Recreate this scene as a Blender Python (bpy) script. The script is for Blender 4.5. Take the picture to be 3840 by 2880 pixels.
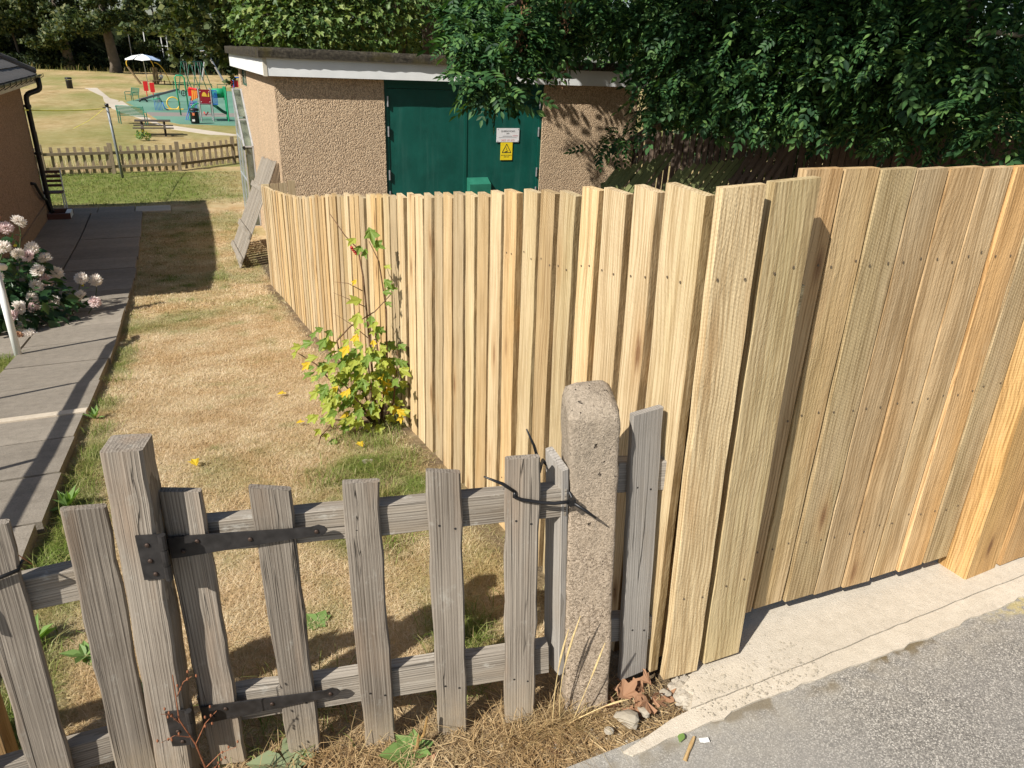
import bpy, bmesh, math, random
import numpy as np
from mathutils import Vector, Matrix

random.seed(7)
rng = np.random.default_rng(11)
R = math.radians
SC = bpy.context.scene
COL = SC.collection
for o in list(bpy.data.objects):
    bpy.data.objects.remove(o)

# ------------------------------------------------------------------ camera
# world frame: X runs along the road, Y runs down the garden, Z is up; road surface is z = 0
cam_d = bpy.data.cameras.new('camera')
cam_o = bpy.data.objects.new('camera', cam_d)
COL.objects.link(cam_o)
cam_d.sensor_width = 36.0
cam_d.lens = 36.0 * 2690.0 / 3840.0
cam_d.clip_start = 0.05
cam_d.clip_end = 2000.0
PITCH, ROLL, YAW = R(24.3), R(2.6), R(25.4)
_r = Vector((math.cos(YAW), -math.sin(YAW), 0))
_f = Vector((math.sin(YAW), math.cos(YAW), 0))
fwd = _f * math.cos(PITCH) - Vector((0, 0, 1)) * math.sin(PITCH)
up0 = _f * math.sin(PITCH) + Vector((0, 0, 1)) * math.cos(PITCH)
right = _r * math.cos(ROLL) + up0 * math.sin(ROLL)
up = -_r * math.sin(ROLL) + up0 * math.cos(ROLL)
mw = Matrix.Identity(4)
for i in range(3):
    mw[i][0], mw[i][1], mw[i][2] = right[i], up[i], -fwd[i]
mw.translation = (0, 0, 1.75)
cam_o.matrix_world = mw
SC.camera = cam_o

# ------------------------------------------------------------------ sky, sun, exposure
SUN_AZ, SUN_EL = R(64.5), R(42.5)          # direction the light travels to, elevation of the sun
wd = bpy.data.worlds.new('World')
SC.world = wd
wd.use_nodes = True
wn = wd.node_tree
sky = wn.nodes.new('ShaderNodeTexSky')
sky.sky_type = 'NISHITA'
sky.sun_disc = False
sky.sun_elevation = SUN_EL
sky.sun_rotation = SUN_AZ + math.pi
sky.air_density = 1.0
sky.dust_density = 1.2
bg = wn.nodes['Background']
bg.inputs['Strength'].default_value = 0.066
wn.links.new(sky.outputs['Color'], bg.inputs['Color'])
sun_d = bpy.data.lights.new('sun', 'SUN')
sun_d.energy = 5.0
sun_d.angle = R(0.55)
sun_d.color = (1.0, 0.955, 0.88)
sun_o = bpy.data.objects.new('sun', sun_d)
COL.objects.link(sun_o)
ldir = Vector((math.sin(SUN_AZ) * math.cos(SUN_EL), math.cos(SUN_AZ) * math.cos(SUN_EL), -math.sin(SUN_EL)))
sun_o.rotation_mode = 'QUATERNION'
sun_o.rotation_quaternion = ldir.to_track_quat('-Z', 'Y')
sun_o.location = (-20, -10, 25)
SC.view_settings.view_transform = 'Standard'
SC.view_settings.look = 'None'
SC.view_settings.exposure = 0.47
SC.view_settings.gamma = 1.0
SC.view_settings.use_curve_mapping = False
SC.render.engine = 'CYCLES'
SC.cycles.use_denoising = True
SC.cycles.max_bounces = 8
SC.cycles.transparent_max_bounces = 8
SC.cycles.caustics_reflective = False
SC.cycles.caustics_refractive = False

# ------------------------------------------------------------------ helpers: objects
WM = {}

def tag(o, label=None, cat=None, group=None, kind=None):
    if label: o['label'] = label
    if cat: o['category'] = cat
    if group: o['group'] = group
    if kind: o['kind'] = kind
    return o

def place(o, M, parent=None):
    COL.objects.link(o)
    WM[o] = M
    if parent is not None:
        o.parent = parent
        o.matrix_parent_inverse = WM[parent].inverted()
    o.matrix_basis = M
    return o

def thing(name, label, cat, loc, group=None, kind=None):
    o = bpy.data.objects.new(name, None)
    o.empty_display_size = 0.1
    place(o, Matrix.Translation(loc))
    return tag(o, label, cat, group, kind)

def smooth(me, on=True):
    me.polygons.foreach_set('use_smooth', [on] * len(me.polygons))

def mk(name, verts, faces, mat, parent=None, sm=False, origin=None):
    """mesh object from world-space vertices, its origin at the foot of the mesh"""
    V = np.array(verts, float).reshape(-1, 3)
    if origin is None:
        origin = (V[:, 0].mean(), V[:, 1].mean(), V[:, 2].min())
    me = bpy.data.meshes.new(name)
    me.from_pydata((V - np.array(origin)).tolist(), [], [tuple(f) for f in faces])
    me.update()
    if sm: smooth(me)
    if mat: me.materials.append(mat)
    return place(bpy.data.objects.new(name, me), Matrix.Translation(origin), parent)

def mk_np(name, V, F, mat, parent=None, attr=None, sm=False, origin=(0, 0, 0)):
    """fast mesh from arrays; F is (n, k)"""
    me = bpy.data.meshes.new(name)
    n, k = F.shape
    me.vertices.add(len(V))
    me.vertices.foreach_set('co', (V - np.array(origin)).astype(np.float32).ravel())
    me.loops.add(n * k)
    me.loops.foreach_set('vertex_index', F.astype(np.int32).ravel())
    me.polygons.add(n)
    me.polygons.foreach_set('loop_start', np.arange(0, n * k, k, dtype=np.int32))
    me.polygons.foreach_set('loop_total', np.full(n, k, np.int32))
    if sm: me.polygons.foreach_set('use_smooth', np.ones(n, bool))
    me.update(calc_edges=True)
    if attr:
        for an, av in attr.items():
            a = me.attributes.new(an, 'FLOAT', 'POINT')
            a.data.foreach_set('value', av.astype(np.float32))
    if mat: me.materials.append(mat)
    return place(bpy.data.objects.new(name, me), Matrix.Translation(origin), parent)

def inst(name, me, M, parent=None):
    return place(bpy.data.objects.new(name, me), M, parent)

class MB:
    """collects simple shapes in world space into one mesh"""
    def __init__(s): s.v = []; s.f = []
    def add(s, v, f):
        b = len(s.v); s.v += [tuple(p) for p in v]; s.f += [tuple(i + b for i in q) for q in f]; return s
    def box(s, x0, x1, y0, y1, z0, z1):
        return s.add([(x0,y0,z0),(x1,y0,z0),(x1,y1,z0),(x0,y1,z0),(x0,y0,z1),(x1,y0,z1),(x1,y1,z1),(x0,y1,z1)],
                     [(0,3,2,1),(4,5,6,7),(0,1,5,4),(1,2,6,5),(2,3,7,6),(3,0,4,7)])
    def hexa(s, p):
        return s.add(p, [(0,3,2,1),(4,5,6,7),(0,1,5,4),(1,2,6,5),(2,3,7,6),(3,0,4,7)])
    def bar(s, a, b, w, t=None, side=None):
        a, b = Vector(a), Vector(b); t = t or w
        z = (b - a).normalized()
        side = Vector(side) if side else (Vector((0,0,1)) if abs(z.z) < .9 else Vector((1,0,0)))
        x = z.cross(side).normalized(); y = x.cross(z).normalized()
        P = []
        for c in (a, b):
            for sx, sy in ((-1,-1),(1,-1),(1,1),(-1,1)):
                P.append(c + x * sx * w / 2 + y * sy * t / 2)
        return s.hexa(P)
    def tube(s, pts, r, n=8, caps=True):
        pts = [Vector(p) for p in pts]
        rs = r if isinstance(r, (list, tuple)) else [r] * len(pts)
        rings = []; px = None
        for i, p in enumerate(pts):
            d = (pts[min(i + 1, len(pts) - 1)] - pts[max(i - 1, 0)]).normalized()
            if px is None:
                ref = Vector((0,0,1)) if abs(d.z) < .9 else Vector((1,0,0))
                px = d.cross(ref).normalized()
            else:
                px = (px - d * px.dot(d)).normalized()
            py = d.cross(px)
            rings.append([p + (px * math.cos(2*math.pi*j/n) + py * math.sin(2*math.pi*j/n)) * rs[i] for j in range(n)])
        v = [q for rg in rings for q in rg]; f = []
        for i in range(len(pts) - 1):
            for j in range(n):
                f.append((i*n + j, i*n + (j+1) % n, (i+1)*n + (j+1) % n, (i+1)*n + j))
        if caps:
            f.append(tuple(range(n - 1, -1, -1))); f.append(tuple((len(pts)-1)*n + j for j in range(n)))
        return s.add(v, f)
    def lathe(s, c, prof, n=20):
        c = Vector(c); v = []; f = []
        for r, z in prof:
            v += [c + Vector((r*math.cos(2*math.pi*j/n), r*math.sin(2*math.pi*j/n), z)) for j in range(n)]
        for i in range(len(prof) - 1):
            for j in range(n):
                f.append((i*n + j, i*n + (j+1) % n, (i+1)*n + (j+1) % n, (i+1)*n + j))
        f.append(tuple(range(n-1, -1, -1))); f.append(tuple((len(prof)-1)*n + j for j in range(n)))
        return s.add(v, f)
    def prism(s, poly, z0, z1):
        n = len(poly)
        v = [(x, y, z0) for x, y in poly] + [(x, y, z1) for x, y in poly]
        return s.add(v, [tuple(range(n-1, -1, -1)), tuple(range(n, 2*n))] + [(i, (i+1) % n, n + (i+1) % n, n + i) for i in range(n)])
    def build(s, name, mat, parent=None, sm=False, origin=None):
        return mk(name, s.v, s.f, mat, parent, sm, origin)

def bezier(p0, p1, p2, p3, n=12):
    out = []
    for i in range(n + 1):
        t = i / n
        out.append(Vector(p0)*(1-t)**3 + 3*Vector(p1)*t*(1-t)**2 + 3*Vector(p2)*t*t*(1-t) + Vector(p3)*t**3)
    return out

def board(name, p0, p1, width, thick, facing, mat, parent=None, nz=8, rough=0.0015, top_cut=0.0, chamfer=0.002, w1=None, tilt=0.0):
    """a sawn board: its front face carries the line p0-p1 and looks towards 'facing'; local Z runs along it"""
    p0, p1 = Vector(p0), Vector(p1)
    L = (p1 - p0).length
    z = (p1 - p0).normalized()
    y = -(Vector(facing) - z * Vector(facing).dot(z)).normalized()
    x = y.cross(z).normalized()
    if tilt:
        q = Matrix.Rotation(tilt, 3, z); x = q @ x; y = q @ y
    M = Matrix.Identity(4)
    for i in range(3):
        M[i][0], M[i][1], M[i][2], M[i][3] = x[i], y[i], z[i], p0[i]
    c = chamfer; V = []; F = []
    w1 = w1 or width
    for k in range(nz + 1):
        t = k / nz
        hw = (width * (1-t) + w1 * t) / 2
        a = rough * random.uniform(-1, 1); b = rough * random.uniform(-1, 1); d = rough * .6 * random.uniform(-1, 1)
        l, r = -hw + a, hw + b
        for (px, py) in ((l+c, d), (r-c, d), (r, d+c), (r, thick+d-c), (r-c, thick+d), (l+c, thick+d), (l, thick+d-c), (l, d+c)):
            zz = t * L
            if k == nz: zz += top_cut * px / width
            V.append((px, py, zz))
    for k in range(nz):
        for j in range(8):
            F.append((k*8 + j, k*8 + (j+1) % 8, (k+1)*8 + (j+1) % 8, (k+1)*8 + j))
    F.append(tuple(range(7, -1, -1))); F.append(tuple(nz*8 + j for j in range(8)))
    me = bpy.data.meshes.new(name)
    me.from_pydata(V, [], F); me.update()
    me.materials.append(mat)
    return place(bpy.data.objects.new(name, me), M, parent)

# ------------------------------------------------------------------ helpers: noise, terrain, scatter
def vnoise(x, y, seed=0):
    x = np.asarray(x, float); y = np.asarray(y, float)
    ix = np.floor(x).astype(np.int64); iy = np.floor(y).astype(np.int64)
    fx = x - ix; fy = y - iy
    fx = fx*fx*(3 - 2*fx); fy = fy*fy*(3 - 2*fy)
    def h(a, b):
        n = (a * 374761393 + b * 668265263 + seed * 974634541) & 0xffffffff
        n = ((n ^ (n >> 13)) * 1274126177) & 0xffffffff
        return ((n ^ (n >> 16)) & 0xffff) / 65535.0
    return (h(ix, iy)*(1-fx) + h(ix+1, iy)*fx)*(1-fy) + (h(ix, iy+1)*(1-fx) + h(ix+1, iy+1)*fx)*fy

def fbm(x, y, seed=0, oct=3):
    s = 0; a = .5; t = 0
    for i in range(oct):
        s = s + a * vnoise(np.asarray(x)*2**i, np.asarray(y)*2**i, seed + i); t += a; a *= .5
    return s / t

TV = [-50, 1.16, 1.3, 1.6, 2.9, 3.9, 7.2, 8.4, 9.8, 11.4, 13, 17, 26, 40, 900]
TZ = [-0.03, -0.03, -0.045, -0.11, -.27, -.43, -1.02, -1.2, -1.37, -1.6, -1.75, -1.95, -2.05, -2.4, -2.4]
def gz(w, v):
    w = np.asarray(w, float); v = np.asarray(v, float)
    z = np.interp(v, TV, TZ)
    bump = (fbm(w*1.3, v*1.3, 5) - .5) * .05 * np.clip((v - 1.5) / 1.5, 0, 1)
    return z + bump
def G(w, v): return float(gz(w, v))

def green(w, v):
    w = np.asarray(w, float); v = np.asarray(v, float)
    n = fbm(w*1.1, v*.9, 21); m = fbm(w*4.3, v*4.3, 33)
    g = np.clip((n - .58) * 2.2, 0, .5) + np.clip((m - .62) * 1.6, 0, .4)
    def gauss(cx, cy, rx, ry): return np.exp(-((w-cx)/rx)**2 - ((v-cy)/ry)**2)
    edge = np.exp(-((w + .68)/.11)**2) * (v > 1.6) * np.clip((9.5 - v)/3, 0, 1) * np.clip((fbm(w*3, v*1.6, 8) - .3)*2.4, 0, 1)
    g = g + edge * 1.0
    g = g + gauss(-.66, 2.1, .10, .3)*.7 + gauss(-.64, 3.0, .12, .5)*.9 + gauss(.72, 1.85, .10, .14)*1.3
    g = g + (gauss(.75, 3.3, .28, .4) + gauss(.95, 3.85, .2, .3) + gauss(.55, 2.9, .15, .2)) * np.clip((m - .42)*4, 0, 1.1)
    g = g + np.clip((v - 20.3)/1.2, 0, 1) * np.clip((27.5 - v)/1.0, 0, 1) * (.75 + .5*n) * np.clip((2.2 - w)/3 + .35, .2, 1)
    g = g + (w < -1.5) * (v < 9) * (.35 + .6*m)
    g = g + .30 * np.clip((v - 9)/3, 0, 1) * (v < 20) * (w < .6) * (.4 + m)
    far = (v > 28)
    g = np.where(far, np.clip((fbm(w*.3, v*.11, 61) - .36)*2.0, 0, .7) + .15*m, g)
    return np.clip(g, 0, 1)

def soil(w, v):
    w = np.asarray(w, float); v = np.asarray(v, float)
    n = fbm(w*6, v*6, 91)
    s = np.clip((w - .98)/.12, 0, 1) * np.clip((1.35 - w)/.1, 0, 1) * (v < 11.4) * (.4 + n)
    s = s + np.exp(-((w-.8)/.3)**2 - ((v-3.1)/.5)**2) * np.clip((n-.35)*2.5, 0, .8)
    s = s + np.exp(-((w-.95)/.2)**2 - ((v-4.2)/.3)**2)
    s = s + np.clip((1.75 - v)/.25, 0, 1) * (.35 + .6*n)
    s = s + (w > 1.2) * (v > 1.5) * (v < 14) * (w < 12)
    return np.clip(s, 0, 1)

def scatter(tv, tf, P, X, Y, Z, S):
    """copies of a template (tv verts, tf faces) at points P with axes X, Y, Z and scales S, as arrays"""
    tv = np.asarray(tv, float); tf = np.asarray(tf)
    n, k = len(P), len(tv)
    S = np.asarray(S, float).reshape(n, 1, 1)
    V = (tv[None, :, 0:1] * X[:, None, :] + tv[None, :, 1:2] * Y[:, None, :] + tv[None, :, 2:3] * Z[:, None, :]) * S + P[:, None, :]
    F = tf[None] + (np.arange(n) * k)[:, None, None]
    return V.reshape(-1, 3), F.reshape(-1, tf.shape[1])

def unit(a): return a / np.maximum(np.linalg.norm(a, axis=1, keepdims=True), 1e-9)
def frames(fwd, nrm):
    Y = unit(fwd); Z = unit(nrm - Y * (nrm*Y).sum(1, keepdims=True)); X = np.cross(Y, Z)
    return X, Y, Z

def blades(name, P, h, w, lean, mat, attr_green, kind_label, extra=None, parent=None):
    """curved grass blades"""
    n = len(P)
    ang = rng.uniform(0, 2*math.pi, n); d = np.stack([np.cos(ang), np.sin(ang), np.zeros(n)], 1)
    side = np.stack([-np.sin(ang), np.cos(ang), np.zeros(n)], 1)
    L = lean * rng.uniform(.2, 1.6, n)[:, None]
    h = h[:, None]; ww = w[:, None]
    upv = np.array([[0, 0, 1.0]])
    p0 = P - side*ww/2; p1 = P + side*ww/2
    mid = P + upv*h*.62 + d*L*h*.45; tip = P + upv*h*np.clip(1.05 - L*.35, .3, 1) + d*L*h*1.25
    V = np.stack([p0, p1, mid + side*ww*.36, mid - side*ww*.36, tip], 1).reshape(-1, 3)
    b = np.arange(n)*5
    F = np.concatenate([np.stack([b, b+1, b+2], 1), np.stack([b, b+2, b+3], 1), np.stack([b+3, b+2, b+4], 1)])
    at = {'green': np.repeat(attr_green, 5)}
    o = mk_np(name, V, F, mat, parent, at)
    if parent is None: tag(o, kind_label[0], kind_label[1], kind='stuff')
    return o

# ------------------------------------------------------------------ helpers: materials
class NT:
    def __init__(s, name, rough=.7, spec=.3):
        s.m = bpy.data.materials.new(name); s.m.use_nodes = True
        s.t = s.m.node_tree
        s.b = s.t.nodes['Principled BSDF']
        s.b.inputs['Roughness'].default_value = rough
        s.b.inputs['Specular IOR Level'].default_value = spec
    def n(s, typ, ins=None, **at):
        nd = s.t.nodes.new('ShaderNode' + typ)
        for k, v in at.items(): setattr(nd, k, v)
        for k, v in (ins or {}).items(): s.set(nd, k, v)
        return nd
    def set(s, nd, k, v):
        i = nd.inputs[k]
        if isinstance(v, bpy.types.NodeSocket): s.t.links.new(v, i)
        elif isinstance(v, bpy.types.Node): s.t.links.new(v.outputs[0], i)
        else:
            if isinstance(v, (tuple, list)) and len(v) == 3 and i.type == 'RGBA': v = (*v, 1)
            i.default_value = v
    def math(s, op, a, b=0.0, clamp=False):
        nd = s.n('Math', {0: a, 1: b}, operation=op); nd.use_clamp = clamp; return nd.outputs[0]
    def mix(s, f, a, b, bt='MIX'):
        nd = s.n('MixRGB', {'Fac': f, 'Color1': a, 'Color2': b}, blend_type=bt); return nd.outputs[0]
    def ramp(s, f, stops, interp='LINEAR'):
        nd = s.n('ValToRGB', {'Fac': f}); cr = nd.color_ramp; cr.interpolation = interp
        while len(cr.elements) < len(stops): cr.elements.new(.5)
        for e, (p, c) in zip(cr.elements, stops):
            e.position = p; e.color = (*c, 1) if len(c) == 3 else c
        return nd.outputs[0]
    def rampf(s, f, a, b, lo=0.0, hi=1.0):
        nd = s.n('MapRange', {'Value': f, 'From Min': a, 'From Max': b, 'To Min': lo, 'To Max': hi}); return nd.outputs[0]
    def obj(s): return s.n('TexCoord').outputs['Object']
    def scale(s, vec, sc, off=None):
        nd = s.n('VectorMath', {0: vec, 1: sc}, operation='MULTIPLY').outputs[0]
        if off is not None: nd = s.n('VectorMath', {0: nd, 1: off}, operation='ADD').outputs[0]
        return nd
    def noise(s, vec, sc, detail=3, rough=.55, dist=0.0):
        return s.n('TexNoise', {'Vector': vec, 'Scale': sc, 'Detail': detail, 'Roughness': rough, 'Distortion': dist}).outputs['Fac']
    def bump(s, h, st=.4, dist=.01, normal=None):
        d = {'Height': h, 'Strength': st, 'Distance': dist}
        if normal is not None: d['Normal'] = normal
        o = s.n('Bump', d).outputs[0]; s.set(s.b, 'Normal', o); return o
    def color(s, c): s.set(s.b, 'Base Color', c); return s

def plain(name, col, rough=.5, metal=0.0, var=.12, sc=9.0, spec=.4):
    t = NT(name, rough, spec)
    nz_ = t.noise(t.obj(), sc, 4)
    dark = tuple(c*(1-var*1.6) for c in col); lite = tuple(min(1, c*(1+var)) for c in col)
    t.color(t.ramp(nz_, [(.25, dark), (.75, lite)]))
    t.set(t.b, 'Metallic', metal)
    t.set(t.b, 'Roughness', t.rampf(nz_, .3, .7, max(.05, rough-.08), min(1, rough+.1)))
    return t.m

def wood_new(name, a, b, orange, greenish, rnd_amt=1.0, edge=None):
    t = NT(name, .75, .2)
    o = t.obj(); rnd = t.n('ObjectInfo').outputs['Random']
    off = t.n('CombineXYZ', {0: t.math('MULTIPLY', rnd, 17.0), 1: t.math('MULTIPLY', rnd, 7.0), 2: t.math('MULTIPLY', rnd, 53.0)}).outputs[0]
    def wn1(k): return t.n('TexWhiteNoise', {'W': t.math('MULTIPLY', rnd, k)}, noise_dimensions='1D').outputs['Value']
    big = t.noise(t.scale(o, (6, 6, .9), off), 1.0, 3, .5)
    # growth rings cut by the saw: bands bent by slow noise
    warp = t.noise(t.scale(o, (5, 5, 1.3), off), 1.0, 2, .5)
    sx = t.n('SeparateXYZ', {0: o})
    ph = t.math('ADD', t.math('MULTIPLY', t.math('ADD', sx.outputs[0], sx.outputs[1]), 520.0), t.math('MULTIPLY', warp, 62.0))
    rings = t.math('MULTIPLY', t.math('ADD', t.math('SINE', ph), 1.0), .5)
    rings = t.math('POWER', rings, 2.2)
    fine = t.noise(t.scale(o, (210, 210, 4.5), off), 1.0, 4, .6)
    mid = t.noise(t.scale(o, (38, 38, 1.3), off), 1.0, 4, .6)
    vo = t.n('TexVoronoi', {'Vector': t.scale(o, (9, 2.0, 2.3), off), 'Scale': 1.0, 'Randomness': 1.0})
    dk = t.math('ADD', vo.outputs['Distance'], t.math('MULTIPLY', t.math('SUBTRACT', fine, .5), .06))
    gate_ = t.math('GREATER_THAN', t.n('SeparateColor', {0: vo.outputs['Color']}).outputs[0], .60)
    kn = t.math('MULTIPLY', t.rampf(dk, .17, .05), gate_)
    halo = t.math('MULTIPLY', t.rampf(dk, .42, .14), gate_)
    f = t.math('ADD', t.math('ADD', t.math('MULTIPLY', fine, .45), t.math('MULTIPLY', mid, .55)), t.math('MULTIPLY', rings, -.10))
    c = t.ramp(f, [(.30, tuple(x*.82 for x in b)), (.39, b), (.51, a), (.66, tuple(min(1, x*1.12) for x in a))])
    r2 = wn1(91.7)
    c = t.mix(t.math('MULTIPLY', t.rampf(t.math('ADD', t.math('MULTIPLY', r2, .6), t.math('MULTIPLY', big, .7)), .60, .95), .85*rnd_amt), c, orange, 'MULTIPLY')
    c = t.mix(t.math('MULTIPLY', t.rampf(t.math('ADD', t.math('MULTIPLY', rnd, .5), t.math('MULTIPLY', t.noise(t.scale(o, (4, 4, .7), off), 1.7, 3), .8)), .72, 1.0), .7*rnd_amt), c, greenish, 'MULTIPLY')
    v = t.rampf(wn1(33.1), 0, 1, .66, 1.06)
    c = t.mix(1.0, c, t.n('CombineColor', {0: v, 1: v, 2: v}).outputs[0], 'MULTIPLY')
    c = t.mix(t.math('MULTIPLY', halo, .35), c, (.42, .24, .10))
    c = t.mix(t.math('MULTIPLY', kn, .85), c, (.17, .08, .035))
    blot = t.noise(t.scale(o, (14, 14, 5), off), 1.0, 5, .75)
    c = t.mix(t.rampf(blot, .58, .78, 0, .35), c, tuple(x*.72 for x in b))
    c = t.mix(t.rampf(blot, .40, .24, 0, .3), c, tuple(min(1, x*1.2) for x in a))
    if edge:   # rough sawn edges, darkened further: gap shade put into their colour
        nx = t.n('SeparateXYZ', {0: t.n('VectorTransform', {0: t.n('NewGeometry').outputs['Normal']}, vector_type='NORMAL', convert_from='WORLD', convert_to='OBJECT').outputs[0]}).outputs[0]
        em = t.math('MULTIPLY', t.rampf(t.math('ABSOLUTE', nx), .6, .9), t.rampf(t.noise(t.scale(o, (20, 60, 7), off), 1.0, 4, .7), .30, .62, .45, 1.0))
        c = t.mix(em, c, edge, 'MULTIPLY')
    t.color(c)
    saw = t.n('TexWave', {'Vector': t.scale(o, (30, 30, 60), off), 'Scale': 1.0, 'Distortion': 1.6, 'Detail': 1.5}, wave_type='BANDS', bands_direction='DIAGONAL').outputs['Fac']
    sawm = t.math('MULTIPLY', saw, t.rampf(wn1(7.7), .5, .75))
    fuzz = t.math('MULTIPLY', t.noise(t.scale(o, (330, 330, 90), off), 1.0, 3), t.rampf(blot, .42, .62, .25, 1.5))
    h = t.math('ADD', t.math('ADD', t.math('MULTIPLY', fine, .8), t.math('MULTIPLY', sawm, .22)), fuzz)
    t.bump(h, .65, .0026)
    return t.m

def wood_old(name, lite, dark, warm, lichen=(.42, .41, .36), lich=.35, bump=.8, scl=1.0, foot=None):
    t = NT(name, .85, .15)
    o = t.obj(); rnd = t.n('ObjectInfo').outputs['Random']
    off = t.n('CombineXYZ', {0: t.math('MULTIPLY', rnd, 13.0), 1: t.math('MULTIPLY', rnd, 5.0), 2: t.math('MULTIPLY', rnd, 41.0)}).outputs[0]
    wob = t.noise(t.scale(o, (9*scl, 9*scl, 2.2*scl), off), 1.0, 2, .5)
    wv_ = t.n('TexWave', {'Vector': t.scale(o, (24*scl, 24*scl, .7*scl), off), 'Scale': 1.7, 'Distortion': 4.5, 'Detail': 3.0, 'Detail Scale': .7}, wave_type='BANDS', bands_direction='X', wave_profile='SAW').outputs['Fac']
    gr = t.noise(t.scale(o, (230*scl, 230*scl, 1.5*scl), off), 1.0, 4, .62)
    crack = t.noise(t.scale(o, (48*scl, 48*scl, .45*scl), off), 1.0, 1, .5, .15)
    ck = t.math('MULTIPLY', t.rampf(t.math('ABSOLUTE', t.math('SUBTRACT', crack, .5)), .010, .0), t.rampf(wob, .42, .58))
    f = t.math('ADD', t.math('ADD', t.math('MULTIPLY', gr, .55), t.math('MULTIPLY', wv_, .20)), t.math('MULTIPLY', wob, .34))
    c = t.ramp(f, [(.36, dark), (.52, tuple((x+y)/2 for x, y in zip(dark, lite))), (.72, lite)])
    c = t.mix(t.math('MULTIPLY', t.rampf(t.noise(t.scale(o, (12, 12, 2.0), off), 1.3, 3), .52, .75), .55), c, warm)
    lm = t.noise(t.scale(o, (30, 30, 18), off), 1.0, 5, .7)
    c = t.mix(t.math('MULTIPLY', t.rampf(lm, .58, .72), lich), c, lichen)
    v = t.rampf(rnd, 0, 1, .86, 1.12)
    c = t.mix(1.0, c, t.n('CombineColor', {0: v, 1: v, 2: v}).outputs[0], 'MULTIPLY')
    c = t.mix(t.math('MULTIPLY', ck, .85), c, tuple(x*.22 for x in dark))
    if foot:   # soil-splashed, paler foot of the picket
        zf = t.math('ADD', t.n('SeparateXYZ', {0: o}).outputs[2], t.math('MULTIPLY', t.math('SUBTRACT', lm, .5), .16))
        c = t.mix(t.math('MULTIPLY', t.rampf(zf, .20, .02), .6), c, foot)
    t.color(c)
    h = t.math('SUBTRACT', t.math('ADD', t.math('MULTIPLY', gr, .9), t.math('MULTIPLY', wv_, .4)), t.math('MULTIPLY', ck, 1.2))
    t.bump(h, bump, .004)
    return t.m

def pebbledash(name, lite, mid, dark, grout, sc=60):
    t = NT(name, .9, .15)
    o = t.obj()
    jit = t.scale(o, (1, 1, .8))
    vo = t.n('TexVoronoi', {'Vector': jit, 'Scale': sc, 'Randomness': 1.0})
    cell = t.n('SeparateColor', {0: vo.outputs['Color']}).outputs[0]
    c = t.ramp(cell, [(.0, dark), (.35, mid), (.8, lite)])
    edge = t.rampf(vo.outputs['Distance'], .35, .75)
    edge.node.clamp = True
    c = t.mix(t.math('MULTIPLY', edge, .75), c, grout)
    big = t.noise(o, .9, 5, .6)
    c = t.mix(t.rampf(big, .35, .75, .0, .35), c, grout)
    streak = t.noise(t.scale(o, (3, 3, .35)), 1.5, 4, .6)
    c = t.mix(t.math('MULTIPLY', t.rampf(streak, .55, .8), .3), c, tuple(x*.6 for x in grout))
    t.color(c)
    h = t.math('SUBTRACT', 1.0, vo.outputs['Distance'])
    h = t.math('ADD', h, t.math('MULTIPLY', t.noise(o, sc*.45, 2), .9))
    t.bump(h, .9, .013)
    return t.m

def leafmat(name, cols, trans=.35, rough=.5, tcol=None, spec=.35, blotch=0.0):
    t = NT(name, rough, spec)
    isl = t.n('NewGeometry').outputs['Random Per Island']
    st = [(i/(max(1, len(cols)-1)), c) for i, c in enumerate(cols)]
    c = t.ramp(isl, st)
    oi = t.n('ObjectInfo').outputs['Random']
    if blotch:
        c = t.mix(t.math('MULTIPLY', t.rampf(t.noise(t.obj(), 60, 3), .5, .7), blotch), c, (.5, .45, .04))
    t.color(c)
    tr = t.n('BsdfTranslucent', {'Color': t.mix(1.0, c, tcol or (1.5, 1.7, .6), 'MULTIPLY')})
    mx = t.n('MixShader', {0: trans, 1: t.b.outputs[0], 2: tr.outputs[0]})
    t.t.links.new(mx.outputs[0], t.t.nodes['Material Output'].inputs['Surface'])
    return t.m, isl

# ------------------------------------------------------------------ materials
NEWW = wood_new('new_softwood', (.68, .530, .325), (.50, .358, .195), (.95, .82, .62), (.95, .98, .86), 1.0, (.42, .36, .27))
NEWG = wood_new('new_sawn_gate_wood', (.68, .510, .300), (.44, .305, .160), (.90, .70, .47), (.95, .98, .86), 1.0)
NEWB = wood_new('new_sawn_dull_wood', (.65, .505, .295), (.43, .305, .160), (.94, .82, .62), (.94, .98, .84), .9)
OLDW = wood_old('weathered_wood', (.325, .283, .232), (.105, .085, .066), (.26, .185, .125), foot=(.37, .30, .205))
OLDG = wood_old('weathered_silver_wood', (.40, .37, .33), (.19, .172, .15), (.30, .25, .19), lich=.2, bump=.6)
OLDR = wood_old('weathered_rail_wood', (.40, .355, .295), (.14, .115, .088), (.30, .24, .17), (.52, .50, .44), .65, .8)
OLDT = wood_old('weathered_trellis_wood', (.42, .375, .31), (.16, .135, .105), (.30, .23, .15), lich=.25)
DARKW = wood_old('dark_old_fence_wood', (.19, .145, .11), (.07, .05, .04), (.17, .11, .075), lich=.15)
MOSSW = wood_old('mossy_fence_wood', (.27, .30, .125), (.10, .11, .045), (.16, .15, .06), (.25, .30, .12), .6)
DARKT = wood_old('dark_table_wood', (.12, .10, .085), (.045, .038, .03), (.10, .07, .05))
WALLM = pebbledash('pebble_dash_tan', (.76, .56, .36), (.58, .41, .255), (.36, .24, .145), (.33, .255, .18), 58)
HOUSEM = pebbledash('pebble_dash_pinkish', (.50, .335, .235), (.37, .235, .155), (.22, .135, .085), (.25, .17, .115), 60)
WHITE = plain('white_painted_board', (.78, .79, .78), .45, 0, .05, 3)
CREAM = plain('cream_paint', (.62, .57, .46), .6)
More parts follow.
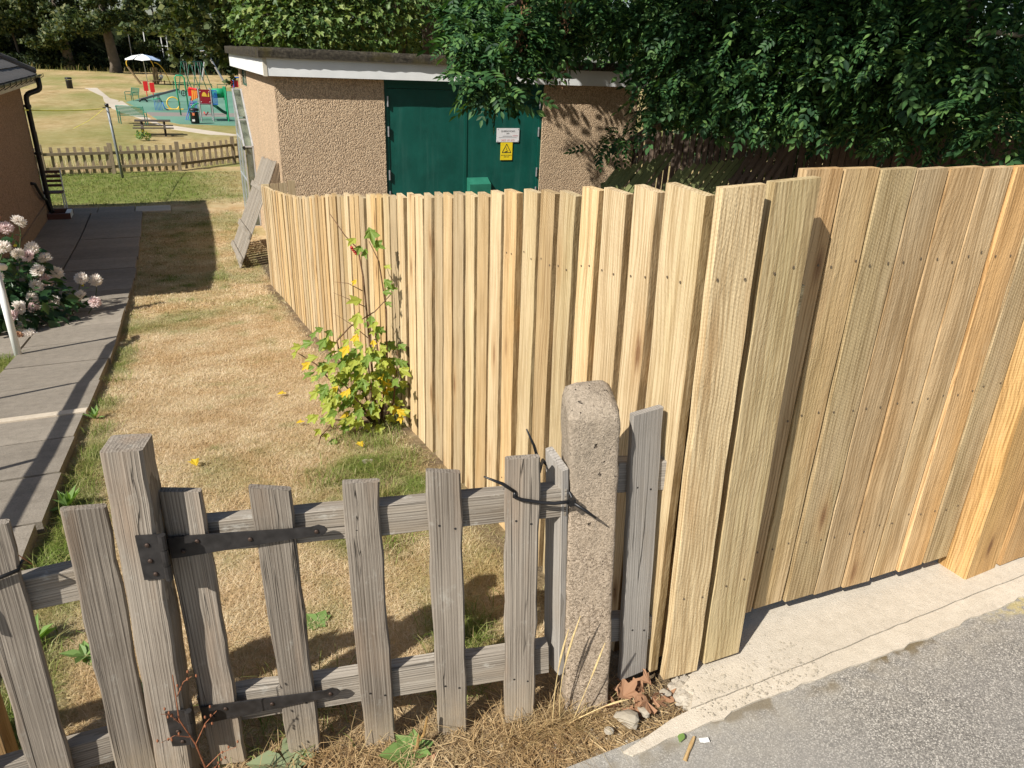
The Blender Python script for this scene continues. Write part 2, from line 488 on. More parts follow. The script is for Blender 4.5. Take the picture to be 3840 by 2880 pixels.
GREENP = plain('dark_green_paint', (.004, .078, .058), .42, 0, .1, 2.0)
def door_paint():
    t = NT('door_green_paint', .42, .4); o = t.obj()
    st = t.noise(t.scale(o, (9, 9, .6)), 1.0, 5, .65); bl = t.noise(o, 2.2, 5, .6); sc = t.noise(t.scale(o, (60, 60, 22)), 1.0, 3, .7)
    c = t.ramp(bl, [(.35, (.0035, .066, .050)), (.65, (.006, .092, .070))])
    c = t.mix(t.rampf(st, .55, .75, 0, .35), c, (.035, .12, .095)); c = t.mix(t.rampf(sc, .70, .76, 0, .5), c, (.10, .17, .15)); t.color(c)
    t.set(t.b, 'Roughness', t.rampf(st, .3, .7, .34, .62)); return t.m
DOORM = door_paint()
GREENL = plain('green_paint_worn', (.022, .16, .105), .5, 0, .15, 5)
BLACKM = plain('black_painted_iron', (.022, .021, .021), .5, 0, .3, 25)
HINGEM = plain('blackened_hinge_iron', (.040, .037, .036), .48, .3, .35, 30)
BLACKP = plain('black_plastic', (.012, .012, .013), .42)
STEEL = plain('galvanised_steel', (.50, .51, .52), .4, .7, .12, 12)
ALU = plain('aluminium', (.62, .65, .68), .4, .6, .08, 8)
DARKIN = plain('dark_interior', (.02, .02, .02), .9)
REDP = plain('red_plastic', (.62, .02, .02), .4); MAROON = plain('maroon_panel', (.26, .012, .025), .45)
BLUEP = plain('blue_paint', (.02, .12, .45), .4); YELP = plain('yellow_paint', (.75, .48, .06), .45)
GRNP = plain('bright_green_paint', (.02, .30, .14), .4); GRND = plain('bottle_green_paint', (.01, .11, .06), .45)
STONE = plain('pale_stone', (.36, .315, .245), .85, 0, .2, 40)
SKIN = plain('skin', (.55, .33, .24), .6); HAIR = plain('dark_hair', (.03, .02, .015), .6)
CLOTHW = plain('white_cloth', (.75, .75, .76), .8); CLOTHB = plain('navy_cloth', (.03, .035, .06), .8)
RUST = plain('rusty_screw', (.075, .048, .036), .55, .4, .4, 60)
SOILM = plain('dark_soil', (.085, .06, .04), .95, 0, .4, 30)

def glass():
    t = NT('glass', .08, .5)
    t.color((.75, .8, .78)); t.b.inputs['Roughness'].default_value = .06
    tr = t.n('BsdfTransparent', {'Color': (.82, .86, .84, 1)})
    gl = t.n('BsdfGlossy', {'Roughness': .08, 'Color': (.9, .93, .93, 1)})
    df = t.n('BsdfDiffuse', {'Color': (.42, .46, .36, 1)})
    dirt = t.rampf(t.noise(t.obj(), 3.0, 4), .35, .7, .08, .45)
    a = t.n('MixShader', {0: t.n('Fresnel', {'IOR': 1.45}).outputs[0], 1: tr.outputs[0], 2: gl.outputs[0]})
    b = t.n('MixShader', {0: dirt, 1: a.outputs[0], 2: df.outputs[0]})
    t.t.links.new(b.outputs[0], t.t.nodes['Material Output'].inputs['Surface'])
    return t.m
GLASS = glass()

def concrete(name, lite, dark, speck=.5, sc=1.0, stains=True):
    t = NT(name, .9, .2)
    o = t.obj()
    fine = t.noise(o, 210*sc, 3, .6); mid = t.noise(o, 26*sc, 5, .65); big = t.noise(o, 3.1*sc, 4, .6)
    c = t.ramp(t.math('ADD', t.math('MULTIPLY', mid, .5), t.math('MULTIPLY', big, .5)), [(.34, dark), (.66, lite)])
    c = t.mix(t.rampf(fine, .56, .78, 0, speck), c, tuple(x*.35 for x in dark))
    c = t.mix(t.rampf(fine, .44, .26, 0, speck*.8), c, tuple(min(1, x*1.3) for x in lite))
    if stains:
        c = t.mix(t.rampf(t.noise(o, 7*sc, 4, .7), .60, .78, 0, .5), c, tuple(x*.6 for x in dark))
    rv = t.rampf(t.n('ObjectInfo').outputs['Random'], 0, 1, .86, 1.12)
    c = t.mix(1.0, c, t.n('CombineColor', {0: rv, 1: rv, 2: rv}).outputs[0], 'MULTIPLY')
    t.color(c)
    t.bump(t.math('ADD', fine, t.math('MULTIPLY', mid, .6)), .6, .004)
    return t.m
CONC = concrete('pale_concrete', (.56, .50, .41), (.42, .37, .295), .5)
SLAB = concrete('paving_slab', (.30, .262, .212), (.20, .173, .138), .75, .55)
SLABP = concrete('pale_slab_edging', (.60, .52, .41), (.46, .39, .30), .3)
POSTC = concrete('gravelly_concrete', (.49, .40, .30), (.33, .26, .19), .7, .8)
GRAVEL = concrete('pale_gravel', (.56, .49, .39), (.42, .365, .29), .3, .05)

def asphalt():
    t = NT('worn_asphalt', .9, .25)
    o = t.obj()
    vo = t.n('TexVoronoi', {'Vector': o, 'Scale': 260.0})
    cell = t.n('SeparateColor', {0: vo.outputs['Color']}).outputs[0]
    c = t.ramp(cell, [(.0, (.12, .112, .10)), (.40, (.29, .27, .238)), (.75, (.40, .375, .33)), (.95, (.66, .62, .55))])
    c = t.mix(t.rampf(vo.outputs['Distance'], .30, .8, 0, .65), c, (.085, .08, .073))
    big = t.noise(o, 1.6, 5, .6)
    c = t.mix(t.rampf(big, .40, .68, 0, .5), c, (.27, .255, .235))
    xy = t.n('SeparateXYZ', {0: t.n('NewGeometry').outputs['Position']})
    yv = t.math('ADD', xy.outputs[1], t.math('MULTIPLY', t.math('SUBTRACT', t.noise(o, 9, 4), .5), .10))
    dust = t.math('MULTIPLY', t.rampf(yv, .90, 1.12), t.rampf(t.noise(o, 14, 4), .35, .65))
    c = t.mix(t.math('MULTIPLY', dust, .55), c, (.40, .36, .29))
    moss = t.math('MULTIPLY', t.rampf(yv, 1.055, 1.10), t.math('MULTIPLY', t.rampf(t.noise(o, 5.5, 3), .50, .56), t.rampf(xy.outputs[0], 2.4, 2.2)))
    c = t.mix(t.math('MULTIPLY', moss, .8), c, (.145, .105, .045))
    pale = t.math('MULTIPLY', t.rampf(xy.outputs[0], 1.9, .8), .5)
    c = t.mix(pale, c, (.37, .35, .31))
    yel = t.math('MULTIPLY', t.math('MULTIPLY', t.rampf(xy.outputs[0], 2.42, 2.6), t.rampf(t.math('ABSOLUTE', t.math('SUBTRACT', yv, 1.09)), .05, .02)), t.rampf(t.noise(o, 40, 3), .40, .55))
    c = t.mix(t.math('MULTIPLY', yel, .4), c, (.66, .52, .14))
    t.color(c)
    t.bump(t.math('ADD', t.math('MULTIPLY', cell, .4), t.noise(o, 420, 3, .7)), .6, .004)
    return t.m
ASPH = asphalt()

def lawn():
    t = NT('dry_lawn', .95, .1)
    o = t.obj()
    g = t.n('Attribute', attribute_name='green').outputs['Fac']; s = t.n('Attribute', attribute_name='soil').outputs['Fac']
    dist = t.n('Attribute', attribute_name='far').outputs['Fac']
    n1 = t.noise(o, 55, 4, .7); n2 = t.noise(o, 4, 4, .6); n3 = t.noise(t.scale(o, (.9, .30, 1)), 1.0, 8, .75)
    straw = t.ramp(t.math('ADD', t.math('MULTIPLY', n1, .6), t.math('MULTIPLY', n2, .4)), [(.3, (.36, .25, .125)), (.5, (.56, .42, .24)), (.72, (.72, .58, .38))])
    farc = t.ramp(t.math('ADD', t.math('MULTIPLY', n3, .7), t.math('MULTIPLY', n2, .3)), [(.35, (.30, .225, .105)), (.50, (.46, .345, .185)), (.66, (.60, .465, .27))])
    c = t.mix(dist, straw, farc)
    c = t.mix(t.rampf(t.noise(o, 1.9, 5, .65), .40, .64, 0, .75), c, (.78, .66, .52), 'MULTIPLY')
    gr_ = t.ramp(n1, [(.3, (.085, .125, .022)), (.7, (.19, .245, .055))])
    gf = t.math('ADD', g, t.math('MULTIPLY', t.math('SUBTRACT', n2, .5), .5), True)
    c = t.mix(t.math('MULTIPLY', gf, .85), c, gr_)
    so = t.ramp(t.noise(o, 38, 5, .7), [(.3, (.055, .040, .026)), (.55, (.145, .105, .068)), (.75, (.29, .225, .15))])
    c = t.mix(t.math('MULTIPLY', s, .9), c, so)
    t.color(c)
    t.bump(t.math('ADD', n1, t.noise(o, 160, 2)), .8, .012)
    return t.m
LAWN = lawn()

def grassmat(name, straw, greenc):
    t = NT(name, .8, .15)
    isl = t.n('NewGeometry').outputs['Random Per Island']
    g = t.n('Attribute', attribute_name='green').outputs['Fac']
    a = t.ramp(isl, [(0, straw[0]), (.5, straw[1]), (1, straw[2])]); b = t.ramp(isl, [(0, greenc[0]), (1, greenc[1])])
    pos = t.n('NewGeometry').outputs['Position']
    c = t.mix(g, a, b); c = t.mix(t.rampf(t.noise(pos, 1.9, 5, .65), .40, .64, 0, .75), c, (.78, .66, .52), 'MULTIPLY'); c = t.mix(t.rampf(t.noise(pos, 6.5, 3, .6), .50, .70, 0, .5), c, (.70, .62, .55), 'MULTIPLY'); t.color(c)
    tr = t.n('BsdfTranslucent', {'Color': c})
    mx = t.n('MixShader', {0: .25, 1: t.b.outputs[0], 2: tr.outputs[0]})
    t.t.links.new(mx.outputs[0], t.t.nodes['Material Output'].inputs['Surface'])
    return t.m
BLADE = grassmat('grass_blade', [(.44, .32, .175), (.66, .515, .32), (.80, .68, .49)], [(.10, .17, .025), (.21, .29, .06)])
STRAW = grassmat('dead_straw', [(.22, .15, .085), (.46, .33, .17), (.66, .52, .31)], [(.10, .17, .025), (.21, .29, .06)])

ASHM, _ = leafmat('ash_leaf', [(.012, .036, .016), (.026, .070, .026), (.056, .128, .040), (.120, .210, .060)], .2, .5, spec=.16)
SYCM, _ = leafmat('sycamore_leaf', [(.035, .075, .018), (.075, .135, .032), (.13, .20, .05), (.21, .25, .07)], .16, .5)
FARM, _ = leafmat('far_tree_leaf', [(.018, .036, .012), (.040, .066, .02), (.075, .10, .03), (.15, .155, .05)], .2, .6)
HEDGM, _ = leafmat('dark_hedge_leaf', [(.012, .022, .008), (.025, .042, .014), (.05, .065, .02)], .15, .6)
DAHM, _ = leafmat('dahlia_leaf', [(.018, .050, .018), (.034, .082, .028), (.055, .115, .04)], .2, .4)
CURM, _ = leafmat('currant_leaf_green', [(.13, .215, .04), (.19, .27, .055)], .3, .55)
CURY, _ = leafmat('currant_leaf_lime', [(.30, .36, .06), (.40, .42, .085)], .35, .55)
CURO, _ = leafmat('currant_leaf_yellow', [(.62, .43, .03), (.68, .50, .05)], .4, .55)
PETAL, _ = leafmat('dahlia_petal', [(.88, .82, .77), (.90, .86, .81), (.90, .88, .81)], .4, .6, (1.0, .95, .9))
PETPK, _ = leafmat('dahlia_petal_pink', [(.85, .68, .67), (.88, .77, .75), (.90, .84, .80)], .4, .6, (1.0, .9, .9))
PETDY, _ = leafmat('dahlia_petal_faded', [(.42, .22, .12), (.55, .33, .20)], .2, .7, (1.0, .9, .8))
DEADL, _ = leafmat('dead_brown_leaf', [(.20, .095, .05), (.33, .175, .095), (.42, .27, .17)], .15, .8, (1, .8, .5))
WEEDM, _ = leafmat('weed_leaf', [(.10, .19, .05), (.16, .26, .07), (.21, .30, .11)], .25, .55)
DOCKM, _ = leafmat('grey_green_weed_leaf', [(.20, .25, .13), (.27, .31, .17)], .2, .6)
STEMM = plain('brown_stem', (.14, .075, .04), .8, 0, .3, 60)
STEMR = plain('rust_red_stem', (.27, .10, .045), .8, 0, .3, 60)
BARK = wood_old('bark', (.13, .105, .08), (.045, .035, .028), (.10, .075, .05), (.16, .17, .10), .4, 1.0, .25)
SEEDM, _ = leafmat('dead_seed_bunch', [(.17, .085, .045), (.26, .14, .075)], .1, .8, (1, .8, .5))

# ================================================================== THE SETTING
def build_ground():
    vs = np.concatenate([np.arange(-30, 1.0, 3.0), np.arange(1.0, 12, .06), np.arange(12, 30, .35), np.arange(30, 150, 4.0), [200, 300, 450, 700]])
    ws = np.concatenate([[-500, -300, -200, -120, -70, -40, -25], np.arange(-15, -2.2, .8), np.arange(-2.2, 1.4, .06), np.arange(1.4, 14, .8), [18, 25, 40, 70, 120, 200, 300, 500]])
    W, Vv = np.meshgrid(ws, vs)
    Z = gz(W, Vv)
    # the ground drops a little under the road, the apron and the path so they lie on it
    P = np.stack([W.ravel(), Vv.ravel(), Z.ravel()], 1)
    nw, nv = len(ws), len(vs)
    i = np.arange(nv - 1)[:, None]*nw + np.arange(nw - 1)[None]
    F = np.stack([i, i + 1, i + nw + 1, i + nw], -1).reshape(-1, 4)
    far = np.clip((P[:, 1] - 22)/14, 0, 1)
    o = mk_np('ground', P, F, LAWN, None, {'green': green(P[:, 0], P[:, 1]), 'soil': soil(P[:, 0], P[:, 1]), 'far': far}, True)
    tag(o, kind='structure')
build_ground()

# road and concrete strip along the fence
road = mk('road', [(-60, -14, -.010), (60, -14, -.010), (60, 1.145, -.008), (-60, 1.145, -.008)], [(0, 1, 2, 3)], ASPH, origin=(0, 0, 0))
tag(road, kind='structure')

def build_apron():
    # irregular broken left end; a hairline joint runs along it
    mb = MB()
    jx = np.arange(1.2, 6.01, .045)
    crack = [(float(x), 1.172 + .0105*(x - 1.2) + .004*math.sin(x*3.1) + random.uniform(-.0022, .0022)) for x in jx]
    edge = [(float(x), 1.110 + random.uniform(-.007, .007) + .006*math.sin(x*5)) for x in np.arange(.95, 6.01, .04)]
    left = [(.93, 1.124), (1.02, 1.140), (1.12, 1.162)]
    edge_strip = left + crack + edge[::-1]
    left2 = [(1.24, 1.215), (1.22, 1.245), (1.27, 1.27), (1.31, 1.30), (1.345, 1.335), (1.33, 1.38), (1.35, 1.43), (1.33, 1.6), (1.36, 2.3)]
    slab = [(x, y + .0028) for x, y in crack] + [(6, 2.3)] + left2[::-1]
    top = .0
    mb.prism(edge_strip[::-1], -.12, top - .001)
    o = mb.build('pavement', CONC, origin=(0, 0, 0)); tag(o, kind='structure')
    mb = MB(); mb.prism(slab, -.12, top + .0015)
    o2 = mb.build('slab', CONC, o, origin=(0, 0, 0))
    # broken lumps along the ragged edge
    for k in range(26):
        a, b = left2[k % (len(left2)-3)], left2[k % (len(left2)-3) + 1]
        t_ = random.random()
        x, y = a[0]*(1-t_) + b[0]*t_ - random.uniform(0, .05), a[1]*(1-t_) + b[1]*t_ + random.uniform(-.03, .01)
        lump('lump', (x, y, -.02), random.uniform(.012, .030), CONC, o)
def lump_mesh(seed, r=1.0):
    rr = random.Random(seed); bm = bmesh.new()
    bmesh.ops.create_icosphere(bm, subdivisions=2, radius=r)
    ph = [rr.uniform(0, 6) for _ in range(6)]
    for v in bm.verts:
        c = v.co
        k = 1 + .22*math.sin(c.x*2.3/r + ph[0])*math.sin(c.y*2.1/r + ph[1]) + .15*math.sin(c.z*4/r + ph[2] + c.x*3/r)
        v.co = Vector((c.x*k*1.15, c.y*k*.9, c.z*k*.6))
    me = bpy.data.meshes.new('lump'); bm.to_mesh(me); bm.free(); return me
LUMPS = {}
def lump(name, p, r, mat, parent=None):
    k = (random.randrange(5), mat.name)
    if k not in LUMPS:
        me = lump_mesh(k[0]); me.materials.append(mat); LUMPS[k] = me
    M = Matrix.Translation(p) @ Matrix.Rotation(random.uniform(0, 6.3), 4, 'Z') @ Matrix.Rotation(random.uniform(-.3, .3), 4, 'X') @ Matrix.Scale(r, 4)
    return inst(name, LUMPS[k], M, parent)
build_apron()

# garden path of slabs, falling with the lawn
def slab_piece(w0, w1, v0, v1, lift, mat, parent, th=.07, gap=.011, name='slab'):
    a = []
    jl = random.uniform(-.004, .004)
    for v in (v0 + gap, v1 - gap):
        for w in (w0 + gap, w1 - gap):
            a.append((w, v, float(np.interp(v, TV, TZ)) + lift + jl + random.uniform(-.002, .002)))
    z = lambda p, d: (p[0], p[1], p[2] - d)
    P = [z(a[0], th), z(a[1], th), z(a[3], th), z(a[2], th), a[0], a[1], a[3], a[2]]
    mb = MB(); mb.hexa(P)
    return mb.build(name, mat, parent)
def build_path():
    p = bpy.data.objects.new('path', None); place(p, Matrix.Translation((-1.2, 8, G(-1.2, 8)))); tag(p, kind='structure')
    vs = [1.0, 1.8, 2.6, 3.37, 4.03, 4.70, 5.33, 6.28, 7.20, 8.12, 9.0, 9.85, 10.7, 11.55, 12.45, 13.35, 14.3, 15.3, 16.35, 17.5, 18.6, 19.45]
    for i in range(len(vs) - 1):
        v0, v1 = vs[i], vs[i+1]
        wr = -.77 + random.uniform(-.012, .012)
        wl = -1.62 if v0 < 8.9 else -1.86
        slab_piece(wl, wr, v0, v1, .065, SLAB, p, .14)
        if v0 < 8: slab_piece(wl - .86 if v0 > 5 else wl - .8, wl, v0, v1, .05, SLAB, p, .12) if v0 < 5.2 else None
    for v0, v1 in ((9.0, 10.7), (10.7, 12.6), (12.6, 14.6), (14.6, 16.8), (16.8, 19.45)):
        slab_piece(-2.69, -1.87, v0, v1, .055, SLAB, p, .12)
    slab_piece(-2.55, -1.64, 7.95, 8.95, .045, SLAB, p, .12)
    for w0, w1 in ((-3.6, -2.5), (-2.5, -1.75), (-1.75, -.95), (-.95, -.15)):
        slab_piece(w0, w1, 19.5, 20.25, .04, SLAB if w0 < -1.8 else SLABP if w0 > -1 else SLAB, p, .1)
    v = 5.33
    e = slab_piece(-1.62, -.775, v - .075, v + .03, .0705, SLABP, p, .05, 0, 'edging')
build_path()

# ================================================================== SUBSTATION BUILDING
BW0, BW1, BV0, BV1, BZ0, BZ1 = 1.70, 8.74, 13.1, 19.1, -2.1, 1.40
def build_substation():
    b = thing('substation', 'flat roofed pebble dash substation with wide green double doors', 'building', ((BW0+BW1)/2, BV0, -1.78))
    dl, dr, dt = 3.52, 6.62, 1.30
    def wall(name, mb): return mb.build(name, WALLM, b)
    wall('wall', MB().box(BW0, dl, BV0, BV0 + .22, BZ0, BZ1))
    wall('wall', MB().box(dr, BW1, BV0, BV0 + .22, BZ0, BZ1))
    # left wall with a window opening
    wv0, wv1, wz0, wz1 = 17.45, 18.65, .98, 1.36
    mb = MB(); x0, x1 = BW0, BW0 + .22
    mb.box(x0, x1, BV0 + .221, wv0, BZ0, BZ1); mb.box(x0, x1, wv1, BV1, BZ0, BZ1); mb.box(x0, x1, wv0, wv1, BZ0, wz0); mb.box(x0, x1, wv0, wv1, wz1, BZ1)
    lw = wall('wall', mb)
    wall('wall', MB().box(BW1 - .22, BW1, BV0 + .221, BV1, BZ0, BZ1))
    wall('wall', MB().box(BW0 + .221, BW1 - .221, BV1 - .22, BV1 - .001, BZ0, BZ1))
    wn_ = MB().box(x0 + .04, x0 + .08, wv0, wv1, wz0, wz0 + .04).box(x0 + .04, x0 + .08, wv0, wv1, wz1 - .04, wz1).box(x0 + .04, x0 + .08, wv0, wv0 + .04, wz0 + .04, wz1 - .04).box(x0 + .04, x0 + .08, wv1 - .04, wv1, wz0 + .04, wz1 - .04).box(x0 + .045, x0 + .075, (wv0+wv1)/2 - .02, (wv0+wv1)/2 + .02, wz0 + .04, wz1 - .04).build('window', GREENP, b)
    MB().box(x0 + .055, x0 + .062, wv0 + .04, wv1 - .04, wz0 + .04, wz1 - .04).build('pane', GLASS, wn_)
    MB().box(x0 + .4, x0 + .42, wv0 - .3, wv1 + .3, wz0 - .3, wz1 + .03).build('dark_backing', DARKIN, wn_)  # dark sheet behind the pane, its colour standing in for the unlit interior
    # fascia boards
    oh = .16; fz0, fz1 = 1.355, 1.622
    MB().box(BW0 - oh, BW1 + .13, BV0 - oh, BV0 - oh + .025, fz0, fz1).build('fascia', WHITE, b)
    MB().box(BW0 - oh - .0, BW0 - oh + .025, BV0 - oh + .026, BV1 + .1, fz0 + .002, fz1).build('fascia', WHITE, b)
    MB().box(BW1 + .105, BW1 + .13, BV0 - oh + .026, BV1 + .1, fz0 + .002, fz1).build('fascia', WHITE, b)
    MB().box(BW0 - oh - .008, BW0 - oh + .05, BV0 - oh - .008, BV0 - oh + .05, fz0 - .006, fz1 - .002).build('corner_trim', CREAM, b)
    MB().box(BW0 - oh + .026, BW1 + .104, BV0 - oh + .026, BV1 + .09, fz0 + .02, fz0 + .03).build('soffit', WHITE, b)
    # roof slab with a mossy, slightly uneven felt edge
    bm = bmesh.new()
    X0, X1, Y0, Y1 = BW0 - oh - .07, BW1 + .2, BV0 - oh - .07, BV1 + .2
    nx, ny = 120, 90
    top = {}
    def edge(i, n): return i in (0, n)
    for i in range(nx + 1):
        for j in range(ny + 1):
            x = X0 + (X1 - X0)*i/nx; y = Y0 + (Y1 - Y0)*j/ny
            d = (vnoise(x*11, y*11, 3) - .5)*.009
            if edge(j, ny): y += d
            if edge(i, nx): x += d
            if j == 0: y += d*1.2
            z = 1.765 + (vnoise(x*4, y*4, 9) - .5)*.02 + (vnoise(x*19, y*19, 4) - .5)*.014
            top[i, j] = bm.verts.new((x, y, z))
    for i in range(nx):
        for j in range(ny):
            bm.faces.new((top[i, j], top[i+1, j], top[i+1, j+1], top[i, j+1]))
    def skirt(seq):
        prev = None
        for k, t_ in enumerate(seq):
            c = t_.co
            m1 = bm.verts.new((c.x, c.y, 1.70 + random.uniform(-.006, .006))); bt = bm.verts.new((c.x, c.y, 1.624 + random.uniform(-.004, .0)))
            if prev:
                bm.faces.new((prev[0], prev[1], m1, t_)); bm.faces.new((prev[1], prev[2], bt, m1))
            prev = (t_, m1, bt)
    skirt([top[i, 0] for i in range(nx, -1, -1)]); skirt([top[0, j] for j in range(ny + 1)]); skirt([top[nx, j] for j in range(ny, -1, -1)])
    bmesh.ops.recalc_face_normals(bm, faces=bm.faces)
    me = bpy.data.meshes.new('roof'); bm.to_mesh(me); bm.free(); smooth(me)
    t = NT('mossy_roof_felt', .95, .1); o = t.obj()
    n1 = t.noise(o, 22, 6, .7); n2 = t.noise(o, 4, 4)
    t.color(t.mix(t.rampf(n2, .5, .68, 0, .7), t.ramp(n1, [(.35, (.022, .020, .017)), (.55, (.075, .065, .05)), (.75, (.17, .15, .115))]), (.085, .07, .025)))
    t.bump(t.noise(o, 60, 5, .8), 1.0, .03)
    me.materials.append(t.m)
    place(bpy.data.objects.new('roof', me), Matrix.Identity(4), b)
    # door frame, two leaves, hinges, lock box
    dv = BV0 + .03
    MB().box(dl + .002, dl + .07, dv, dv + .1, BZ0, dt).build('door_frame', GREENP, b)
    MB().box(dr - .07, dr - .002, dv, dv + .1, BZ0, dt).build('door_frame', GREENP, b)
    MB().box(dl + .071, dr - .071, dv, dv + .1, dt - .085, dt).build('door_frame', GREENP, b)
    MB().box(dl, dr, BV0 + .001, BV0 + .22, dt + .001, BZ1).build('lintel', GREENP, b)
    jm = 5.06
    for a, c in ((dl + .076, jm - .005), (jm + .005, dr - .076)):
        bm = bmesh.new()
        nxx, nzz = 14, 20
        g = [[bm.verts.new((a + (c-a)*i/nxx, dv + .018 + (vnoise(i*.7 + a, k*.5, 2) - .5)*.006, -1.72 + (dt - .092 + 1.72)*k/nzz)) for k in range(nzz + 1)] for i in range(nxx + 1)]
        for i in range(nxx):
            for k in range(nzz): bm.faces.new((g[i][k], g[i+1][k], g[i+1][k+1], g[i][k+1]))
        ext = bmesh.ops.extrude_face_region(bm, geom=bm.faces[:])
        bmesh.ops.translate(bm, verts=[e for e in ext['geom'] if isinstance(e, bmesh.types.BMVert)], vec=(0, .04, 0))
        bmesh.ops.recalc_face_normals(bm, faces=bm.faces)
        me = bpy.data.meshes.new('door'); bm.to_mesh(me); bm.free(); me.materials.append(DOORM)
        dd = place(bpy.data.objects.new('door', me), Matrix.Identity(4), b)
        hx = dl + .066 if a < 4 else dr - .066
        for hz in (1.0, .50, -.25, -.62, -1.3):
            MB().tube([(hx, dv - .012, hz - .085), (hx, dv - .012, hz + .085)], .017, 8).build('hinge', STEEL, dd)
        if a > 4:
            # hood over the lock
            x0, x1 = jm + .03, jm + .46
            MB().hexa([(x0, dv - .17, -.80), (x1, dv - .17, -.80), (x1, dv + .012, -.80), (x0, dv + .012, -.80),
                       (x0, dv - .17, -.43), (x1, dv - .17, -.43), (x1, dv + .012, -.33), (x0, dv + .012, -.33)]).build('lock_hood', GREENL, dd)
        else:
            MB().box(jm - .03, jm + .018, dv + .004, dv + .016, -1.7, dt - .1).build('cover_strip', GREENP, dd)
build_substation()

def lettering(text, loc, size, mat, parent, name='lettering'):
    cu = bpy.data.curves.new(name, 'FONT'); cu.body = text; cu.size = size; cu.align_x = 'CENTER'; cu.align_y = 'CENTER'; cu.extrude = .0006
    cu.materials.append(mat)
    M = Matrix.Translation(loc) @ Matrix.Rotation(math.pi/2, 4, 'X')
    tmp = bpy.data.objects.new('tmp', cu); COL.objects.link(tmp)
    me = bpy.data.meshes.new_from_object(tmp.evaluated_get(bpy.context.evaluated_depsgraph_get())); bpy.data.objects.remove(tmp)
    return place(bpy.data.objects.new(name, me), M, parent)
def build_signs():
    fv = BV0 + .04
    INK = plain('sign_ink', (.03, .03, .035), .6); PINK = plain('faded_red_ink', (.72, .36, .33), .6); REDI = plain('red_ink', (.5, .05, .08), .6)
    SW = plain('sign_white', (.74, .73, .74), .5, 0, .05); SY = plain('sign_yellow', (.82, .62, .02), .5, 0, .06)
    s = thing('name_sign', 'white plate reading QUEENS ROAD on the green door', 'sign', (5.91, fv, .31))
    MB().box(5.68, 6.145, fv - .012, fv - .002, .315, .565).build('plate', SW, s)
    y = fv - .013
    lettering('QUEENS ROAD', (5.91, y, .510), .042, INK, s); lettering('3571', (5.91, y, .468), .034, INK, s)
    lettering('0800 375 675', (5.91, y, .345), .050, PINK, s)
    MB().box(5.80, 6.00, y - .001, y, .420, .425).build('rule', INK, s); MB().box(6.01, 6.12, y - .001, y, .424, .432).build('logo', REDI, s)
    MB().box(5.72, 6.10, y - .001, y, .396, .398).build('rule', INK, s)
    for x in (5.70, 6.125):
        for z in (.335, .545): MB().tube([(x, fv - .012, z), (x, fv - .016, z)], .008, 8).build('screw', STEEL, s)
    s = thing('warning_sign', 'yellow DANGER OF DEATH electrical warning sign below the white plate', 'sign', (5.89, fv, -.01))
    MB().box(5.77, 6.015, fv - .010, fv - .002, -.015, .309).build('plate', SY, s)
    y = fv - .011; cx, cz, r = 5.893, .185, .105
    tri = [(cx + r*math.sin(2*math.pi*k/3), cz + r*math.cos(2*math.pi*k/3)*1.0 - .01) for k in range(3)]
    mb = MB()
    for k in range(3):
        a, b_ = tri[k], tri[(k+1) % 3]; mb.bar((a[0], y, a[1]), (b_[0], y, b_[1]), .012, .002, (0, 1, 0))
    mb.build('triangle', INK, s)
    mb = MB()
    for a, b_ in (((-.012, .045), (.006, .015)), ((.006, .015), (-.010, .012)), ((-.010, .012), (.008, -.012))): mb.bar((cx + a[0], y, cz + a[1] - .01), (cx + b_[0], y, cz + b_[1] - .01), .007, .002, (0, 1, 0))
    mb.build('lightning_bolt', INK, s)
    mb = MB()
    for a, b_ in (((-.04, -.042), (.035, -.018)), ((.0, -.03), (.02, -.052)), ((-.01, -.034), (-.02, -.056))): mb.bar((cx + a[0], y, cz + a[1] - .01), (cx + b_[0], y, cz + b_[1] - .01), .010, .002, (0, 1, 0))
    mb.build('pictogram', INK, s)
    lettering('DANGER OF DEATH', (cx, y, .073), .0245, INK, s); lettering('KEEP OUT', (cx, y, .042), .0245, INK, s)
build_signs()

